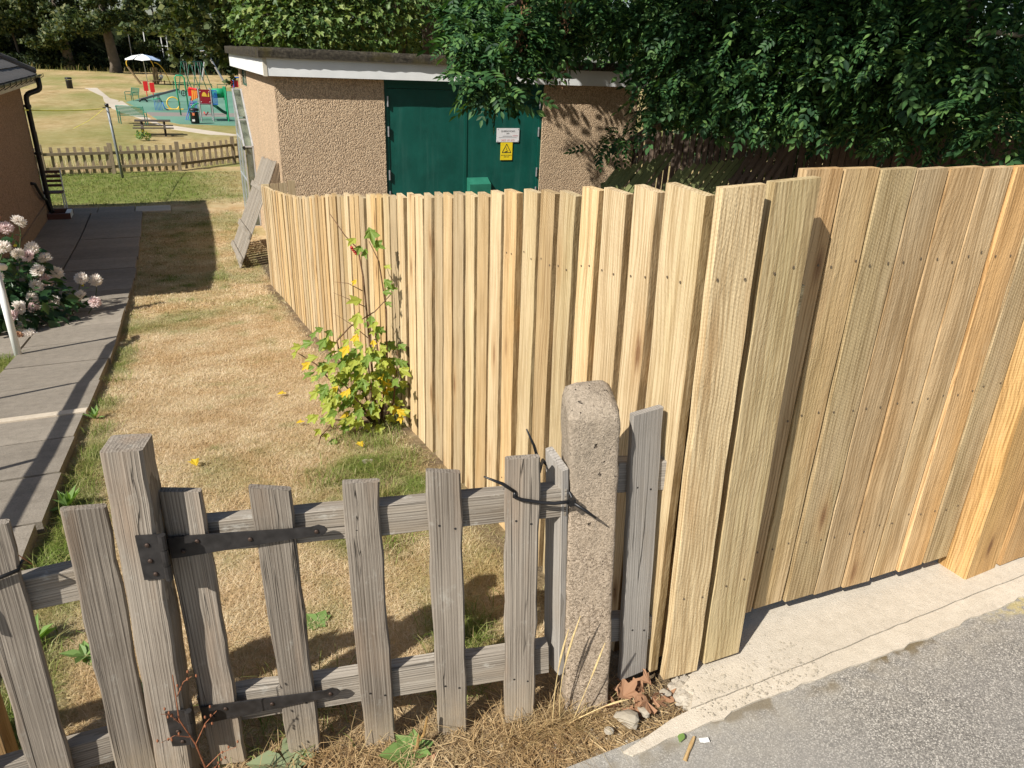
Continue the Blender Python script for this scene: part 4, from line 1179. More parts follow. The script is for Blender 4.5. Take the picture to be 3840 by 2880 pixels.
# ================================================================== TREES
def leaflet(L, wd_, at, ang, z0=0.0):
    c, s = math.cos(ang), math.sin(ang)
    pts = [(0, 0, 0), (wd_*.8, .28*L, .05*L), (wd_, .55*L, .045*L), (0, L, -.10*L), (-wd_, .55*L, .045*L), (-wd_*.8, .28*L, .05*L)]
    return [(x*c + y*s + at[0], -x*s + y*c + at[1], z + z0) for x, y, z in pts]
def ash_template(ys=(.22, .42, .62, .80), LL=.36, wd_=.075, dr=.30, sp=58):
    V, F = [], []
    def add(pts):
        b = len(V); V.extend(pts); F.extend([(b, b+1, b+2, b+3), (b, b+3, b+4, b+5)])
    for k, y in enumerate(ys):
        for sgn in (-1, 1): add(leaflet(LL - .02*k + .02*sgn, wd_, (0, y), sgn*R(sp - 4*k), -dr*y*y))
    add(leaflet(LL, wd_*1.07, (0, .92), 0, -dr*.85))
    return np.array(V), np.array(F)
ASH_T = ash_template()
ASH_T2 = ash_template((.15, .34, .52, .70), .44, .095, .15, 64)
ASH_T3 = ash_template((.35, .62, .84), .40, .085, .55, 50)
def lobed_template(n=5, deep=.45):
    """palmate leaf, stalk at the origin, growing along +Y; one folded polygon as a fan"""
    pts = [(0, 0.05)]
    lob = [(-118, .55), (-62, .82), (0, 1.0), (62, .82), (118, .55)]
    ring = []
    for i, (a, r) in enumerate(lob):
        if i > 0:
            am = (lob[i-1][0] + a)/2; ring.append((am, .42 + .06))
        ring.append((a - 11, r*.80)); ring.append((a, r)); ring.append((a + 11, r*.80))
    V = [(0, .12, 0)] + [(0, -.08, .0)]
    for a, r in ring:
        x = .62*r*math.sin(R(a)); y = .38 + .62*r*math.cos(R(a))
        V.append((x, y, .24*abs(x) - .22*(y*y)*abs(y) + .05*math.sin(a*.9)))
    n_ = len(V); F = [(0, i, i + 1) for i in range(1, n_ - 1)] + [(0, n_ - 1, 1)]
    return np.array(V), np.array(F)
SYC_T = lobed_template()
def clump_template(seed=1, k=5):
    rr = random.Random(seed); V, F = [], []
    for i in range(k):
        a = rr.uniform(0, 6.28); el = rr.uniform(-.5, .9); L = rr.uniform(.6, 1.0); wd_ = L*.30
        d = Vector((math.cos(a)*math.cos(el), math.sin(a)*math.cos(el), math.sin(el))); s = d.cross(Vector((rr.uniform(-1, 1), rr.uniform(-1, 1), 1))).normalized()
        o = Vector((rr.uniform(-.3, .3), rr.uniform(-.3, .3), rr.uniform(-.3, .3)))
        b = len(V); V += [tuple(o), tuple(o + d*L*.45 + s*wd_), tuple(o + d*L), tuple(o + d*L*.45 - s*wd_)]; F.append((b, b+1, b+2, b+3))
    return np.array(V), np.array(F)
CLUMP_T = clump_template()

def in_blobs(blobs, n, shell=.55, flat=1.0):
    """points spread through a union of blobs (w, v, z, r_horizontal, r_vertical) with outward directions"""
    B = np.array(blobs); vol = B[:, 3]**2*B[:, 4]; idx = rng.choice(len(B), n, p=vol/vol.sum())
    d = unit(rng.normal(size=(n, 3))); r = rng.uniform(shell**3, 1, n)**(1/3)
    r = r * (1 + .18*rng.normal(size=n))
    P = B[idx, :3] + d*r[:, None]*np.stack([B[idx, 3], B[idx, 3]*flat, B[idx, 4]], 1)
    return P, d
def crown(name, blobs, n, tmpl, size, mat, parent, droop=.5, upn=.7, shell=.5, zmin=None, keep=None):
    P, d = in_blobs(blobs, n, shell)
    ok = np.ones(len(P), bool)
    if zmin is not None: ok &= P[:, 2] > zmin
    if keep is not None: ok &= keep(P)
    P, d = P[ok], d[ok]; n = len(P)
    fw = unit(d*np.array([1, 1, .35]) + np.array([0, 0, -droop]) + rng.normal(size=(n, 3))*.45)
    nr = unit(d*.6 + np.array([0, 0, upn]) + rng.normal(size=(n, 3))*.45)
    X, Y, Z = frames(fw, nr)
    V, F = scatter(*tmpl, P, X, Y, Z, size*rng.uniform(.5, 1.35, n))
    return mk_np(name, V, F, mat, parent)
def trunk(mb, pts, rs, n=9): return mb.tube(pts, rs, n)

ASH_LIT = [(4.32,10.66,2.24,.57,.46),(4.49,10.26,1.86,.60,.42),(4.26,10.14,1.55,.46,.34),(4.25,10.0,1.34,.36,.16),(4.24,11.01,2.39,.36,.31),(5.09,10.42,2.31,.62,.40),(5.20,10.23,1.98,.40,.30)]
ASH_MID = [(6.26,10.58,2.42,.98,.38),(6.86,9.84,2.27,.88,.48),(7.2,9.34,2.4,.86,.55),(7.19,9.6,1.73,.80,.50),(7.52,9.09,1.44,.80,.55),(7.1,9.91,1.12,.55,.34),(6.82,10.38,.66,.40,.18),(6.58,10.66,.50,.28,.12),(7.64,8.59,2.0,.92,.61),(7.92,8.19,1.43,.80,.50),(7.97,8.7,1.22,.70,.26),(8.06,7.77,2.35,1.04,.60),(8.27,7.54,1.71,.82,.58),(8.45,7.79,1.34,.55,.28),(8.33,6.87,2.15,.93,.72),(8.63,6.82,1.42,.75,.50),(9.06,6.74,.98,.70,.22),(8.51,6.15,2.3,.84,.63),(8.6,5.84,1.68,.69,.58),(8.48,5.29,1.28,.45,.42)]
ASH_TOP = [(4.1,9.1,3.75,.6,.45),(3.9,8.8,4.3,.6,.5),(4.6,9.2,3.45,.5,.3),(3.6,8.6,4.8,.7,.5),(6.0,9.8,3.9,1.5,.7),(7.5,8.0,4.2,2.2,1.0),(8.6,5.8,4.3,2.3,1.0),(6.6,6.2,4.6,1.8,.9),(9.5,8.5,4.6,2.6,1.2),(7.0,10.5,5.2,2.6,1.3),(5.6,7.6,5.2,1.6,1.0),(4.7,8.8,3.6,.9,.4),(5.2,9.5,3.6,.8,.4),(4.4,8.0,4.2,.8,.4),(5.4,11.9,3.5,.9,.4),(6.4,11.8,3.5,1.0,.5),(4.9,11.3,3.7,.7,.4),(9.0,4.0,4.4,2.0,.9),(8.0,7.0,6.4,3.4,1.5),(10.5,6.0,6.0,3.2,1.6),(10.5,11.5,5.6,3.2,1.8),(6.0,4.2,5.2,1.6,.8)]  # unseen upper crown, some blobs added only to shade the wall and panels
ASH_BACK = [(9.2,15.6,3.0,2.2,1.0),(11.2,14.6,2.2,2.2,1.8),(12.8,12.0,2.0,2.2,1.9),(13.6,9.4,2.0,2.3,2.0),(11.6,12.6,.8,1.6,1.4),(6.6,16.2,3.6,2.0,.8),(12.6,7.2,1.8,2.0,1.9)]
def ash_tree():
    t = thing('ash_tree', 'big dark ash tree with compound leaves hanging over the substation', 'tree', (11.2, 8.2, -1.3))
    mb = MB()
    trunk(mb, [(11.2, 8.2, -1.6), (11.1, 8.2, .5), (10.9, 8.1, 2.6), (10.4, 8.0, 4.6), (9.6, 7.9, 6.6)], [.30, .26, .22, .17, .08])
    mb.build('trunk', BARK, t, True)
    for pts in ([(10.9, 8.1, 2.6), (9.2, 8.8, 3.2), (7.4, 9.7, 3.1), (5.6, 10.3, 2.9), (4.6, 10.4, 2.4), (4.35, 10.2, 1.7)],
                [(10.6, 8.0, 4.0), (9.2, 7.0, 3.6), (8.6, 6.4, 2.7), (8.4, 6.0, 2.0)], [(10.8, 8.1, 2.9), (9.2, 8.9, 2.2), (8.0, 9.6, 1.5), (7.1, 10.1, .9), (6.7, 10.5, .5)],
                [(8.9, 5.2, 2.05), (8.6, 5.45, 2.20), (8.36, 5.78, 2.24), (8.2, 6.0, 2.16)]):
        MB().tube(pts, [.11*(1 - .8*i/(len(pts)-1)) if len(pts) > 4 else .035*(1 - .5*i/3) for i in range(len(pts))], 8).build('branch', plain('pale_bark', (.26, .225, .16), .8, 0, .3, 20) if pts[0][0] == 8.9 else BARK, t, True)
    crown('foliage', ASH_LIT, 300, ASH_T2, .33, ASHM, t, .5, .9, .35)
    crown('foliage', ASH_LIT, 600, ASH_T, .27, ASHM, t, .7, .8, .35)
    crown('foliage', ASH_MID, 1300, ASH_T2, .27, ASHM, t, .4, .9, .35, keep=lambda P: (P[:, 2] > 1.0) | (P[:, 0] < 6.9))
    crown('foliage', ASH_MID, 1100, ASH_T3, .30, ASHM, t, .9, .6, .35, keep=lambda P: (P[:, 2] > 1.0) | (P[:, 0] < 6.9))
    crown('foliage', ASH_MID, 2600, ASH_T, .25, ASHM, t, .7, .8, .35, keep=lambda P: (P[:, 2] > 1.0) | (P[:, 0] < 6.9))
    crown('foliage', ASH_TOP, 7500, ASH_T, .50, ASHM, t, .4, .9, .0, zmin=3.05)
    crown('foliage', ASH_BACK, 3600, ASH_T, .40, ASHM, t, .5, .7, .2, keep=lambda P: ~((P[:, 0] < 9.1) & (P[:, 2] < 1.95)))
    # hanging bunches of dead keys
    VV, FF = [], []
    for c in ((4.72, 10.05, 2.30), (4.60, 10.0, 1.98), (4.42, 9.92, 1.62), (5.35, 9.98, 2.5), (5.32, 9.95, 1.62), (5.30, 10.02, 2.28), (7.0, 9.2, 2.62)):
        P = np.array(c)[None] + rng.normal(size=(70, 3))*np.array([.05, .05, .12]); fw = np.tile(np.array([[0, 0, -1.0]]), (70, 1)) + rng.normal(size=(70, 3))*.25; nr = rng.normal(size=(70, 3))
        X, Y, Z = frames(fw, nr); V, F = scatter(np.array(leaflet(1, .16, (0, 0), 0)), np.array([(0, 1, 2, 3), (0, 3, 4, 5)]), P, X, Y, Z, rng.uniform(.04, .07, 70))
        FF.append(F + sum(len(v) for v in VV)); VV.append(V)
    tag(mk_np('seed_bunches', np.concatenate(VV), np.concatenate(FF), SEEDM, t), kind='stuff')
ash_tree()

def sycamores():
    def tree(label, base, h, blobs, n, r=.22, lean=(0, 0)):
        t = thing('sycamore_tree', label, 'tree', base, 'sycamores behind the substation')
        b = Vector(base)
        pts = [b + Vector((lean[0]*s, lean[1]*s, h*s)) for s in (-.02, .3, .6, .85, 1.0)]
        MB().tube(pts, [r*1.15, r, r*.85, r*.6, r*.3], 10).build('trunk', BARK, t, True)
        for k in range(4):
            bl = blobs[(k*2) % len(blobs)]; p = b + Vector((lean[0]*.55, lean[1]*.55, h*(.45 + .1*k)))
            q = Vector(bl[:3]); MB().tube([p, p.lerp(q, .5) + Vector((0, 0, .25)), q], [r*.45, r*.3, r*.1], 7).build('branch', BARK, t, True)
        crown('foliage', blobs, int(n*1.5), SYC_T, .21, SYCM, t, .45, .9, .35)
        return t
    tree('bright green sycamore behind the left end of the substation roof', (3.4, 26.8, -2.05), 6.5, [(2.75,26.91,3.0,.75,.9),(3.4,25.81,2.55,1.2,.95),(4.4,25.3,2.6,1.5,1.0),(4.4,26.67,4.2,2.4,1.2),(2.95,26.3,2.1,.42,.4),(3.7,26.4,1.5,.9,.7),(4.9,25.6,1.3,1.2,.8)], 3400)
    tree('sycamore behind the middle of the substation roof', (6.6, 27.6, -2.05), 7, [(6.11,25.6,2.5,1.6,1.0),(7.3,26.0,3.0,1.7,1.2),(6.69,26.15,4.2,2.6,1.3),(5.6,26.0,1.6,1.3,.9),(7.9,26.6,2.0,.9,.9)], 2300)
    tree('dark trunked sycamore right of the roof centre with a straight grey trunk', (8.36, 28.8, -2.05), 8, [(8.6,29.8,2.0,1.6,1.4),(8.5,28.3,4.6,2.2,1.0),(10.0,30.5,2.6,1.8,1.6),(7.2,30.5,2.2,1.5,1.4)], 1500, .34)
    tree('twin trunk sycamore behind the roof beside the ash leaves', (9.3, 27.6, -2.05), 8, [(11.43,28.5,2.8,2.2,1.8),(10.3,27.9,4.4,2.2,1.0),(9.9,29.6,2.2,1.3,1.2),(12.5,27,2,1.6,1.6)], 1500, .28, (-.25, .1))
sycamores()
def wood_behind():
    FT = clump_template(9, 6)
    for k, (w, v, r, h, lab) in enumerate(((4.5, 37, 3.6, 9, 'dim tree in the wood behind the left sycamore'), (10.5, 38, 4.2, 10, 'dim tree in the wood behind the middle sycamores'), (17.5, 37, 4.4, 10, 'dim tree in the wood behind the twin trunk sycamore'), (19.0, 27, 4.2, 10, 'dim tree in the wood behind the ash tree'), (19.5, 17.5, 4.2, 10, 'dim tree in the wood right of the ash tree'), (19.0, 9.5, 4.0, 9, 'dim tree in the wood at the right picture edge'))):
        t = thing('wood_tree', lab, 'tree', (w, v, -2.0), 'dim trees in the wood behind')
        MB().tube([(w, v, -2.3), (w + .2, v, 1.5), (w - .1, v, h*.7)], [.4, .3, .12], 8).build('trunk', BARK, t, True)
        rr = random.Random(k); bl = [(w + rr.uniform(-1, 1)*r*.7, v + rr.uniform(-1, 1)*r*.6, rr.uniform(-.8, h - 1.5), rr.uniform(1.3, 2.2), rr.uniform(1.0, 1.7)) for _ in range(22)]
        crown('foliage', bl, 3000, FT, .42, FARM, t, .3, .8, .2)
wood_behind()

def far_trees():
    FT = clump_template(4, 6)
    spec = [('far_tree', 'broad dark tree at the left end of the far tree line', (-18.5, 138, -2.4), 13, 8.5), ('far_tree', 'dark far tree between the left edge and the thick trunk', (-12.0, 136, -2.4), 12, 7.0),
            ('far_tree', 'thick trunked tree standing at the field edge left of the shelter', (-5.6, 129.5, -2.4), 14, 7.0), ('far_tree', 'far tree above the white goal frame', (1.0, 142, -2.4), 14, 7.5),
            ('far_tree', 'far tree right of the goal frame above the swings', (8.0, 139, -2.4), 13, 7.0), ('far_tree', 'far tree hidden partly by the sycamore', (15.5, 143, -2.4), 14, 7.5), ('far_tree', 'tall tree behind the left far trees', (-25.5, 139, -2.4), 14, 8.0)]
    for name, label, b, h, r in spec:
        t = thing(name, label, 'tree', b, 'trees along the far edge of the field')
        bv = Vector(b); big = 'thick' in label
        MB().tube([bv + Vector((0, 0, -.3)), bv + Vector((.1, 0, 1)), bv + Vector((-.3, 0, h*.4)), bv + Vector((-.5, 0, h*.8))], [1.0, .75, .6, .2] if big else [.24, .2, .16, .1], 9).build('trunk', plain('far_bark', (.12, .095, .07), .9, 0, .3, 1.5) if big else BARK, t, True)
        bl = []
        rr = random.Random(int(b[0]*10))
        for k in range(26):
            a = rr.uniform(0, 6.28); q = rr.uniform(.15, 1)*r; z = rr.uniform(.30 if big else .10, 1.0)*h
            bl.append((b[0] + q*math.cos(a), b[1] + q*math.sin(a)*.8, b[2] + z + 1.0*(1 - q/r), rr.uniform(1.0, 2.0), rr.uniform(.6, 1.1)))
        crown('foliage', bl, 2600, FT, .62, FARM, t, .3, .8, .45, zmin=(1.6 if big else .3))
    hd = thing('dark_hedge', 'dark hedge and undergrowth below the far trees', 'hedge', (-3, 141, -2.4))
    bl = [(w, 142.5 + rng.uniform(-1.2, 2.5), -1.0 + rng.uniform(-.3, 1.2), 2.2, 1.8) for w in np.arange(-32, 30, 1.5)]
    crown('foliage', bl, 7500, FT, .6, HEDGM, hd, .3, .7, .1)
    MB().box(-40, 34, 145, 146, -2.6, 6).build('backing', HEDGM, hd)
    b2 = [(w, 136.2 + rng.uniform(-.6, .6), -1.3, 1.0, 1.1) for w in np.arange(-30, 24, 1.2)]
    crown('foliage', b2, 3600, FT, .5, HEDGM, hd, .3, .7, .1)
    FI = plain('iron_railings', (.02, .02, .022), .6)
    gf = thing('goal_frame', 'white tubular goal frame in front of the far hedge', 'goal', (-.5, 138.2, -2.4))
    for w, z0, z1 in ((-3.3, .2, 3.25), (-1.1, -.4, 3.35), (1.3, -.8, 2.9), (2.1, -1.2, 3.05)): MB().tube([(w, 138.2, -2.45), (w - .1, 138.2, z1)], .08, 8).build('post', WHITE, gf)
    MB().tube([(-1.1, 138.2, 1.5), (2.1, 138.2, 1.4)], .065, 8).build('bar', WHITE, gf); MB().tube([(-2.4, 138.2, .85), (1.0, 138.2, .75)], .055, 8).build('bar', WHITE, gf)
far_trees()

# ================================================================== CURRANT BUSH, DAHLIA
def leaf_mesh(mat, tmpl, name='leaf'):
    V, F = tmpl; me = bpy.data.meshes.new(name); me.from_pydata(V.tolist(), [], F.tolist()); me.materials.append(mat); return me
def leaf_M(p, fw, nr, s):
    X, Y, Z = frames(np.array([fw], float), np.array([nr], float)); M = Matrix.Identity(4)
    for i in range(3): M[i][0], M[i][1], M[i][2], M[i][3] = X[0][i]*s, Y[0][i]*s, Z[0][i]*s, p[i]
    return M
def currant():
    b0 = Vector((1.0, 4.14, G(1.0, 4.14)))
    c = thing('currant_bush', 'straggly currant bush with lime green leaves against the new fence', 'bush', b0)
    gz0 = b0.z
    stems = [[(1.0, 4.14, 0), (.98, 4.12, .35), (.96, 4.12, .75), (.95, 4.13, 1.0), (.93, 4.15, 1.17), (.87, 4.2, 1.24), (.80, 4.26, 1.36)],
             [(1.02, 4.12, 0), (1.06, 4.08, .4), (1.07, 4.08, .8), (1.04, 4.1, 1.1), (.99, 4.12, 1.22)],
             [(.99, 4.14, .02), (.92, 4.14, .25), (.80, 4.16, .45), (.78, 4.18, .60), (.86, 4.14, .70), (1.0, 4.08, .80), (1.1, 4.04, .92)],
             [(.98, 4.1, .02), (.85, 4.0, .12), (.70, 3.95, .18), (.60, 3.92, .10), (.56, 3.9, .0)],
             [(1.02, 4.10, .02), (1.08, 4.02, .2), (1.1, 4.0, .42), (1.11, 4.0, .56)],
             [(.97, 4.15, .02), (.80, 4.22, .22), (.66, 4.28, .42), (.56, 4.30, .50)], [(1.0, 4.12, .0), (.95, 4.05, .28), (.93, 4.02, .5), (.98, 4.0, .62)],
             [(.99, 4.14, 0), (.88, 4.08, .2), (.80, 4.04, .34), (.74, 4.0, .42)], [(1.02, 4.13, .0), (1.04, 4.16, .4), (1.02, 4.2, .66), (1.0, 4.24, .78)],
             [(.94, 4.13, .92), (.86, 4.14, .97), (.78, 4.16, .98)], [(.95, 4.13, .82), (.85, 4.13, .88), (.77, 4.14, .92)], [(.96, 4.12, .62), (.86, 4.12, .72), (.76, 4.12, .80)]]
    lm = [leaf_mesh(CURM, lobed_template()), leaf_mesh(CURY, lobed_template()), leaf_mesh(CURO, lobed_template())]
    for k, s in enumerate(stems):
        pts = [Vector((x, y, gz0 + z)) for x, y, z in s]
        r0 = .008 if k < 9 else .003
        MB().tube(pts, [r0*(1 - .7*i/(len(pts)-1)) for i in range(len(pts))], 6).build('stem', STEMM, c, True)
    def add(p, s, kind):
        d = Vector((p.x - .98, p.y - 4.14, 0)); d = Vector((-.3, -1, 0)) if d.length < .03 else d.normalized()
        fw = d*.7 + Vector((random.uniform(-.5, .5), random.uniform(-.7, .2), random.uniform(-.9, .1))); nr = Vector((-.55 + random.uniform(-.5, .5), -.55 + random.uniform(-.5, .4), .75))
        inst('leaf', lm[kind], leaf_M(p, fw, nr, s), c)
    n = 0
    while n < 262:
        z = abs(random.gauss(.36, .19))
        if z < .08 or z > .76: continue
        wdt = .25 if z < .5 else .19
        x = random.gauss(.90, wdt*.62); y = random.gauss(4.08, .11)
        if x > 1.13 or x < .60: continue
        z2 = z - (.9 - x)*.12
        kd = random.random(); add(Vector((x, y, gz0 + max(.06, z2))), random.uniform(.048, .092), 0 if kd < .42 else 1 if kd < .965 else 2); n += 1
    for (x, y, z, s, k) in ((.99, 4.1, 1.30, .09, 0), (.91, 4.12, 1.24, .065, 1), (1.0, 4.08, 1.22, .07, 0), (.96, 4.1, 1.18, .06, 0), (.93, 4.1, 1.2, .06, 0), (1.06, 4.06, 1.08, .045, 1), (1.06, 4.06, 1.0, .06, 0), (1.07, 4.05, .95, .055, 0), (1.05, 4.07, .92, .05, 0), (.90, 4.1, 1.0, .05, 2),
                            (.92, 4.08, .88, .085, 1), (.90, 4.08, .80, .09, 1), (.97, 4.06, .78, .06, 0), (1.06, 4.06, .86, .045, 0), (.58, 4.26, .56, .06, 1), (.55, 4.28, .52, .05, 1), (.62, 4.25, .45, .085, 2), (.66, 4.2, .50, .07, 1), (.60, 3.94, .14, .05, 1), (.64, 3.95, .10, .05, 1), (.56, 3.95, .24, .05, 1), (.64, 4.2, .60, .075, 0), (.76, 4.1, .62, .085, 1), (.72, 4.12, .66, .07, 1), (1.12, 4.0, .60, .06, 0), (1.12, 3.98, .50, .055, 0), (1.11, 3.98, .36, .06, 1)):
        add(Vector((x, y, gz0 + z)), s*(.85 if k == 2 else 1.2), k)
    BER = plain('red_berry', (.42, .02, .02), .3)
    for k in range(4): inst('berry', BERM(BER), Matrix.Translation((.885 + .008*k, 4.11, gz0 + 1.19 - .012*k)) @ Matrix.Scale(.009, 4), c)
_ber = {}
def BERM(m):
    if m.name not in _ber:
        bm = bmesh.new(); bmesh.ops.create_icosphere(bm, subdivisions=2, radius=1); me = bpy.data.meshes.new('berry'); bm.to_mesh(me); bm.free(); smooth(me); me.materials.append(m); _ber[m.name] = me
    return _ber[m.name]
currant()

def flower_mesh(mat, seed):
    """pompon: overlapping rows of short cupped petals round a ball"""
    rr = random.Random(seed); V, F = [], []
    for ring, (n, el, L) in enumerate(((15, -.45, .95), (16, -.12, 1.0), (15, .22, 1.0), (13, .55, .95), (11, .88, .88), (8, 1.18, .80), (4, 1.42, .72))):
        for k in range(n):
            a = 2*math.pi*(k + ring*.5)/n + rr.uniform(-.1, .1); e = el + rr.uniform(-.08, .08)
            d = Vector((math.cos(a)*math.cos(e), math.sin(a)*math.cos(e), math.sin(e))); s = Vector((-math.sin(a), math.cos(a), 0)); n_ = s.cross(d)
            o = d*.25; w = .20*(math.cos(e)*.6 + .4); L2 = L*rr.uniform(.9, 1.1)
            b = len(V); V += [tuple(o), tuple(d*L2*.72 + s*w + n_*.10), tuple(d*L2 - n_*.06), tuple(d*L2*.72 - s*w + n_*.10)]; F.append((b, b+1, b+2, b+3))
    me = bpy.data.meshes.new('flower'); me.from_pydata(V, [], F); me.materials.append(mat); return me
def dahlia():
    b = thing('dahlia', 'dahlia plant full of pale pink pompon flowers beside the path', 'flowering plant', (-1.98, 9.55, G(-1.98, 9.55)))
    z0 = G(-1.98, 9.55)
    FM = [flower_mesh(PETAL, 1), flower_mesh(PETPK, 2), flower_mesh(PETDY, 3)]
    oval = (np.array(leaflet(1, .28, (0, 0), 0)), np.array([(0, 1, 2, 3), (0, 3, 4, 5)]))
    blobs = [(-2.05, 9.6, z0 + .45, .55, .42), (-1.75, 9.35, z0 + .30, .42, .28), (-2.25, 9.5, z0 + .70, .42, .34), (-1.95, 9.9, z0 + .55, .45, .40), (-1.55, 9.75, z0 + .22, .30, .18), (-2.3, 9.2, z0 + .35, .4, .3), (-1.42, 9.95, z0 + .20, .22, .14), (-1.98, 9.2, z0 + .28, .42, .24)]
    crown('foliage', blobs, 950, oval, .15, DAHM, b, .5, .8, .3, zmin=z0 + .02)
    # flowers placed in the plane of the bush as seen, at honest depths
    pos = [(-2.02, 9.78, 1.08, 0), (-1.86, 9.86, 1.06, 1), (-1.74, 9.98, 1.10, 1), (-2.16, 9.65, 1.02, 2), (-1.78, 9.75, .78, 0), (-1.70, 9.80, .74, 1), (-1.66, 9.92, .80, 0), (-1.56, 9.95, .66, 1), (-1.94, 9.2, .66, 0), (-1.48, 9.98, .47, 1), (-1.58, 9.85, .42, 1),
           (-1.66, 9.62, .42, 0), (-1.70, 9.45, .33, 0), (-2.02, 9.0, .56, 0), (-1.80, 9.2, .30, 0), (-1.86, 9.12, .24, 1), (-1.68, 9.3, .28, 1), (-2.0, 8.9, .42, 0), (-1.24, 10.05, .36, 0), (-1.10, 10.15, .30, 1), (-1.27, 9.85, .20, 0), (-1.12, 9.8, .12, 1), (-1.72, 8.98, .05, 0), (-1.82, 8.95, .06, 2), (-1.78, 9.15, .10, 1), (-1.93, 9.85, 1.18, 2), (-1.62, 9.7, .58, 0), (-2.1, 9.4, .86, 0), (-1.88, 9.6, .90, 0), (-1.52, 9.6, .22, 0), (-1.98, 9.3, .34, 0)]
    for k, (x, y, z, m) in enumerate(pos):
        p = Vector((x, y, z0 + z)); p += (Vector((0, 0, 1.75)) - p).normalized()*.16 + Vector((.03, 0, .03)); x, y, z = p.x, p.y, p.z - z0; d = (Vector((0, 0, 1.75)) - p).normalized()*.6 + Vector((random.uniform(-.4, .4), random.uniform(-.3, .2), .6))
        s = random.uniform(.076, .092) * (.65 if m == 2 else 1)
        inst('flower', FM[m if m != 1 or k % 5 < 2 else 0], leaf_M(p, Vector((random.uniform(-1, 1), .3, random.uniform(-.5, .5))), d, s), b)
        q = Vector((x - .10 + random.uniform(-.05, .05), y + .03, z0 + max(.05, z - .32)))
        MB().tube([q, q.lerp(p, .5) + Vector((.02, 0, .02)), p - d.normalized()*.03], [.006, .005, .004], 5).build('stem', DAHST, b)
    BUD = plain('yellow_bud', (.45, .42, .03), .6)
    for x, y, z in ((-1.8, 9.6, .62), (-2.0, 9.3, .72), (-1.2, 9.95, .33), (-1.75, 9.7, .92), (-1.62, 9.5, .5)):
        inst('bud', BERM(BUD), Matrix.Translation((x, y, z0 + z)) @ Matrix.Scale(.018, 4), b)
DAHST = plain('green_stem', (.08, .11, .04), .7)
dahlia()

def handrail():
    h = thing('handrail', 'white tubular handrail beside the sloping path', 'handrail', (-1.62, 7.8, G(-1.62, 7.8)))
    zt = lambda v: float(np.interp(v, TV, TZ)) + .93
    MB().tube([(-1.60, 7.8, G(-1.6, 7.8) - .05), (-1.605, 7.82, zt(7.8))], .033, 12).build('post', WHITE, h, True)
    for v in (5.85, 3.9, 2.0): MB().tube([(-1.82, v, G(-1.8, v) - .05), (-1.82, v, zt(v))], .026, 10).build('post', WHITE, h, True)
    MB().tube([(-1.58, 8.02, zt(8.0) - .03), (-1.605, 7.82, zt(7.8)), (-1.72, 7.4, zt(7.4)), (-1.82, 5.85, zt(5.85)), (-1.82, 3.9, zt(3.9)), (-1.82, 2.0, zt(2.0)), (-1.82, .4, zt(1.0))], .034, 10).build('rail', WHITE, h, True)
handrail()

# ================================================================== GRASS, WEEDS, LITTER
def lawn_points(n, w0, w1, v0, v1):
    w = rng.uniform(w0, w1, n); v = rng.uniform(v0, v1, n)
    return w, v
def lawn_grass():
    parts = []
    for (n, w0, w1, v0, v1, h, wd_) in ((80000, -.76, 1.12, 1.62, 3.2, .021, .0021), (80000, -.76, 1.12, 3.2, 5.6, .021, .0027), (60000, -.76, 1.12, 5.6, 9.5, .022, .0042), (26000, -.76, 1.5, 9.5, 19.5, .032, .009), (12000, -4.5, 2.2, 20.3, 26.5, .05, .013), (7000, -2.4, -1.62, 3.0, 7.9, .05, .005)):
        w, v = lawn_points(n, w0, w1, v0, v1)
        sl = soil(w, v); g = green(w, v)
        ok = rng.uniform(size=n) > sl*.92
        w, v, g = w[ok], v[ok], g[ok]; m = len(w)
        gg = np.clip(g + rng.normal(size=m)*.16, 0, 1)
        hh = h*rng.uniform(.5, 1.3, m)*(1 + .9*np.clip(g - .35, 0, 1))
        P = np.stack([w, v, gz(w, v) - .003], 1)
        parts.append((P, hh, np.full(m, wd_)*rng.uniform(.6, 1.3, m), gg))
    P = np.concatenate([p[0] for p in parts]); h = np.concatenate([p[1] for p in parts]); wd_ = np.concatenate([p[2] for p in parts]); g = np.concatenate([p[3] for p in parts])
    blades('lawn_grass', P, h, wd_, 1.5, BLADE, g, ('short dry straw coloured lawn grass with green patches', 'grass'))
    # longer green tufts
    cs = [(-.68, 2.05, .05, 120), (-.66, 2.35, .06, 160), (-.68, 2.9, .07, 300), (-.60, 3.4, .09, 260), (-.66, 3.9, .09, 260), (-.63, 4.4, .07, 200), (-.68, 4.9, .06, 160), (.74, 1.86, .07, 320), (.86, 3.30, .06, 200), (.72, 3.02, .06, 180), (1.0, 3.45, .06, 160), (.55, 3.35, .07, 160), (.92, 3.75, .07, 220), (1.05, 4.02, .07, 200), (.80, 3.92, .08, 240), (.66, 2.55, .05, 120), (.02, 1.72, .07, 160), (.2, 1.70, .07, 150), (.62, 1.60, .06, 150), (-.7, 5.6, .06, 140), (-.7, 6.4, .07, 140), (-.66, 7.6, .08, 140)]
    w = np.concatenate([rng.normal(c[0], c[2], c[3]) for c in cs]); v = np.concatenate([rng.normal(c[1], c[2]*1.2, c[3]) for c in cs])
    ok = (w < 1.13) & (w > -.75) & (v > 1.45); w, v = w[ok], v[ok]; m = len(w)
    blades('grass_tufts', np.stack([w, v, gz(w, v) - .003], 1), rng.uniform(.04, .095, m), rng.uniform(.0022, .004, m), .9, BLADE, np.clip(rng.normal(.85, .2, m), 0, 1), ('longer green grass tufts along the path edge and under the bush', 'grass'))
lawn_grass()

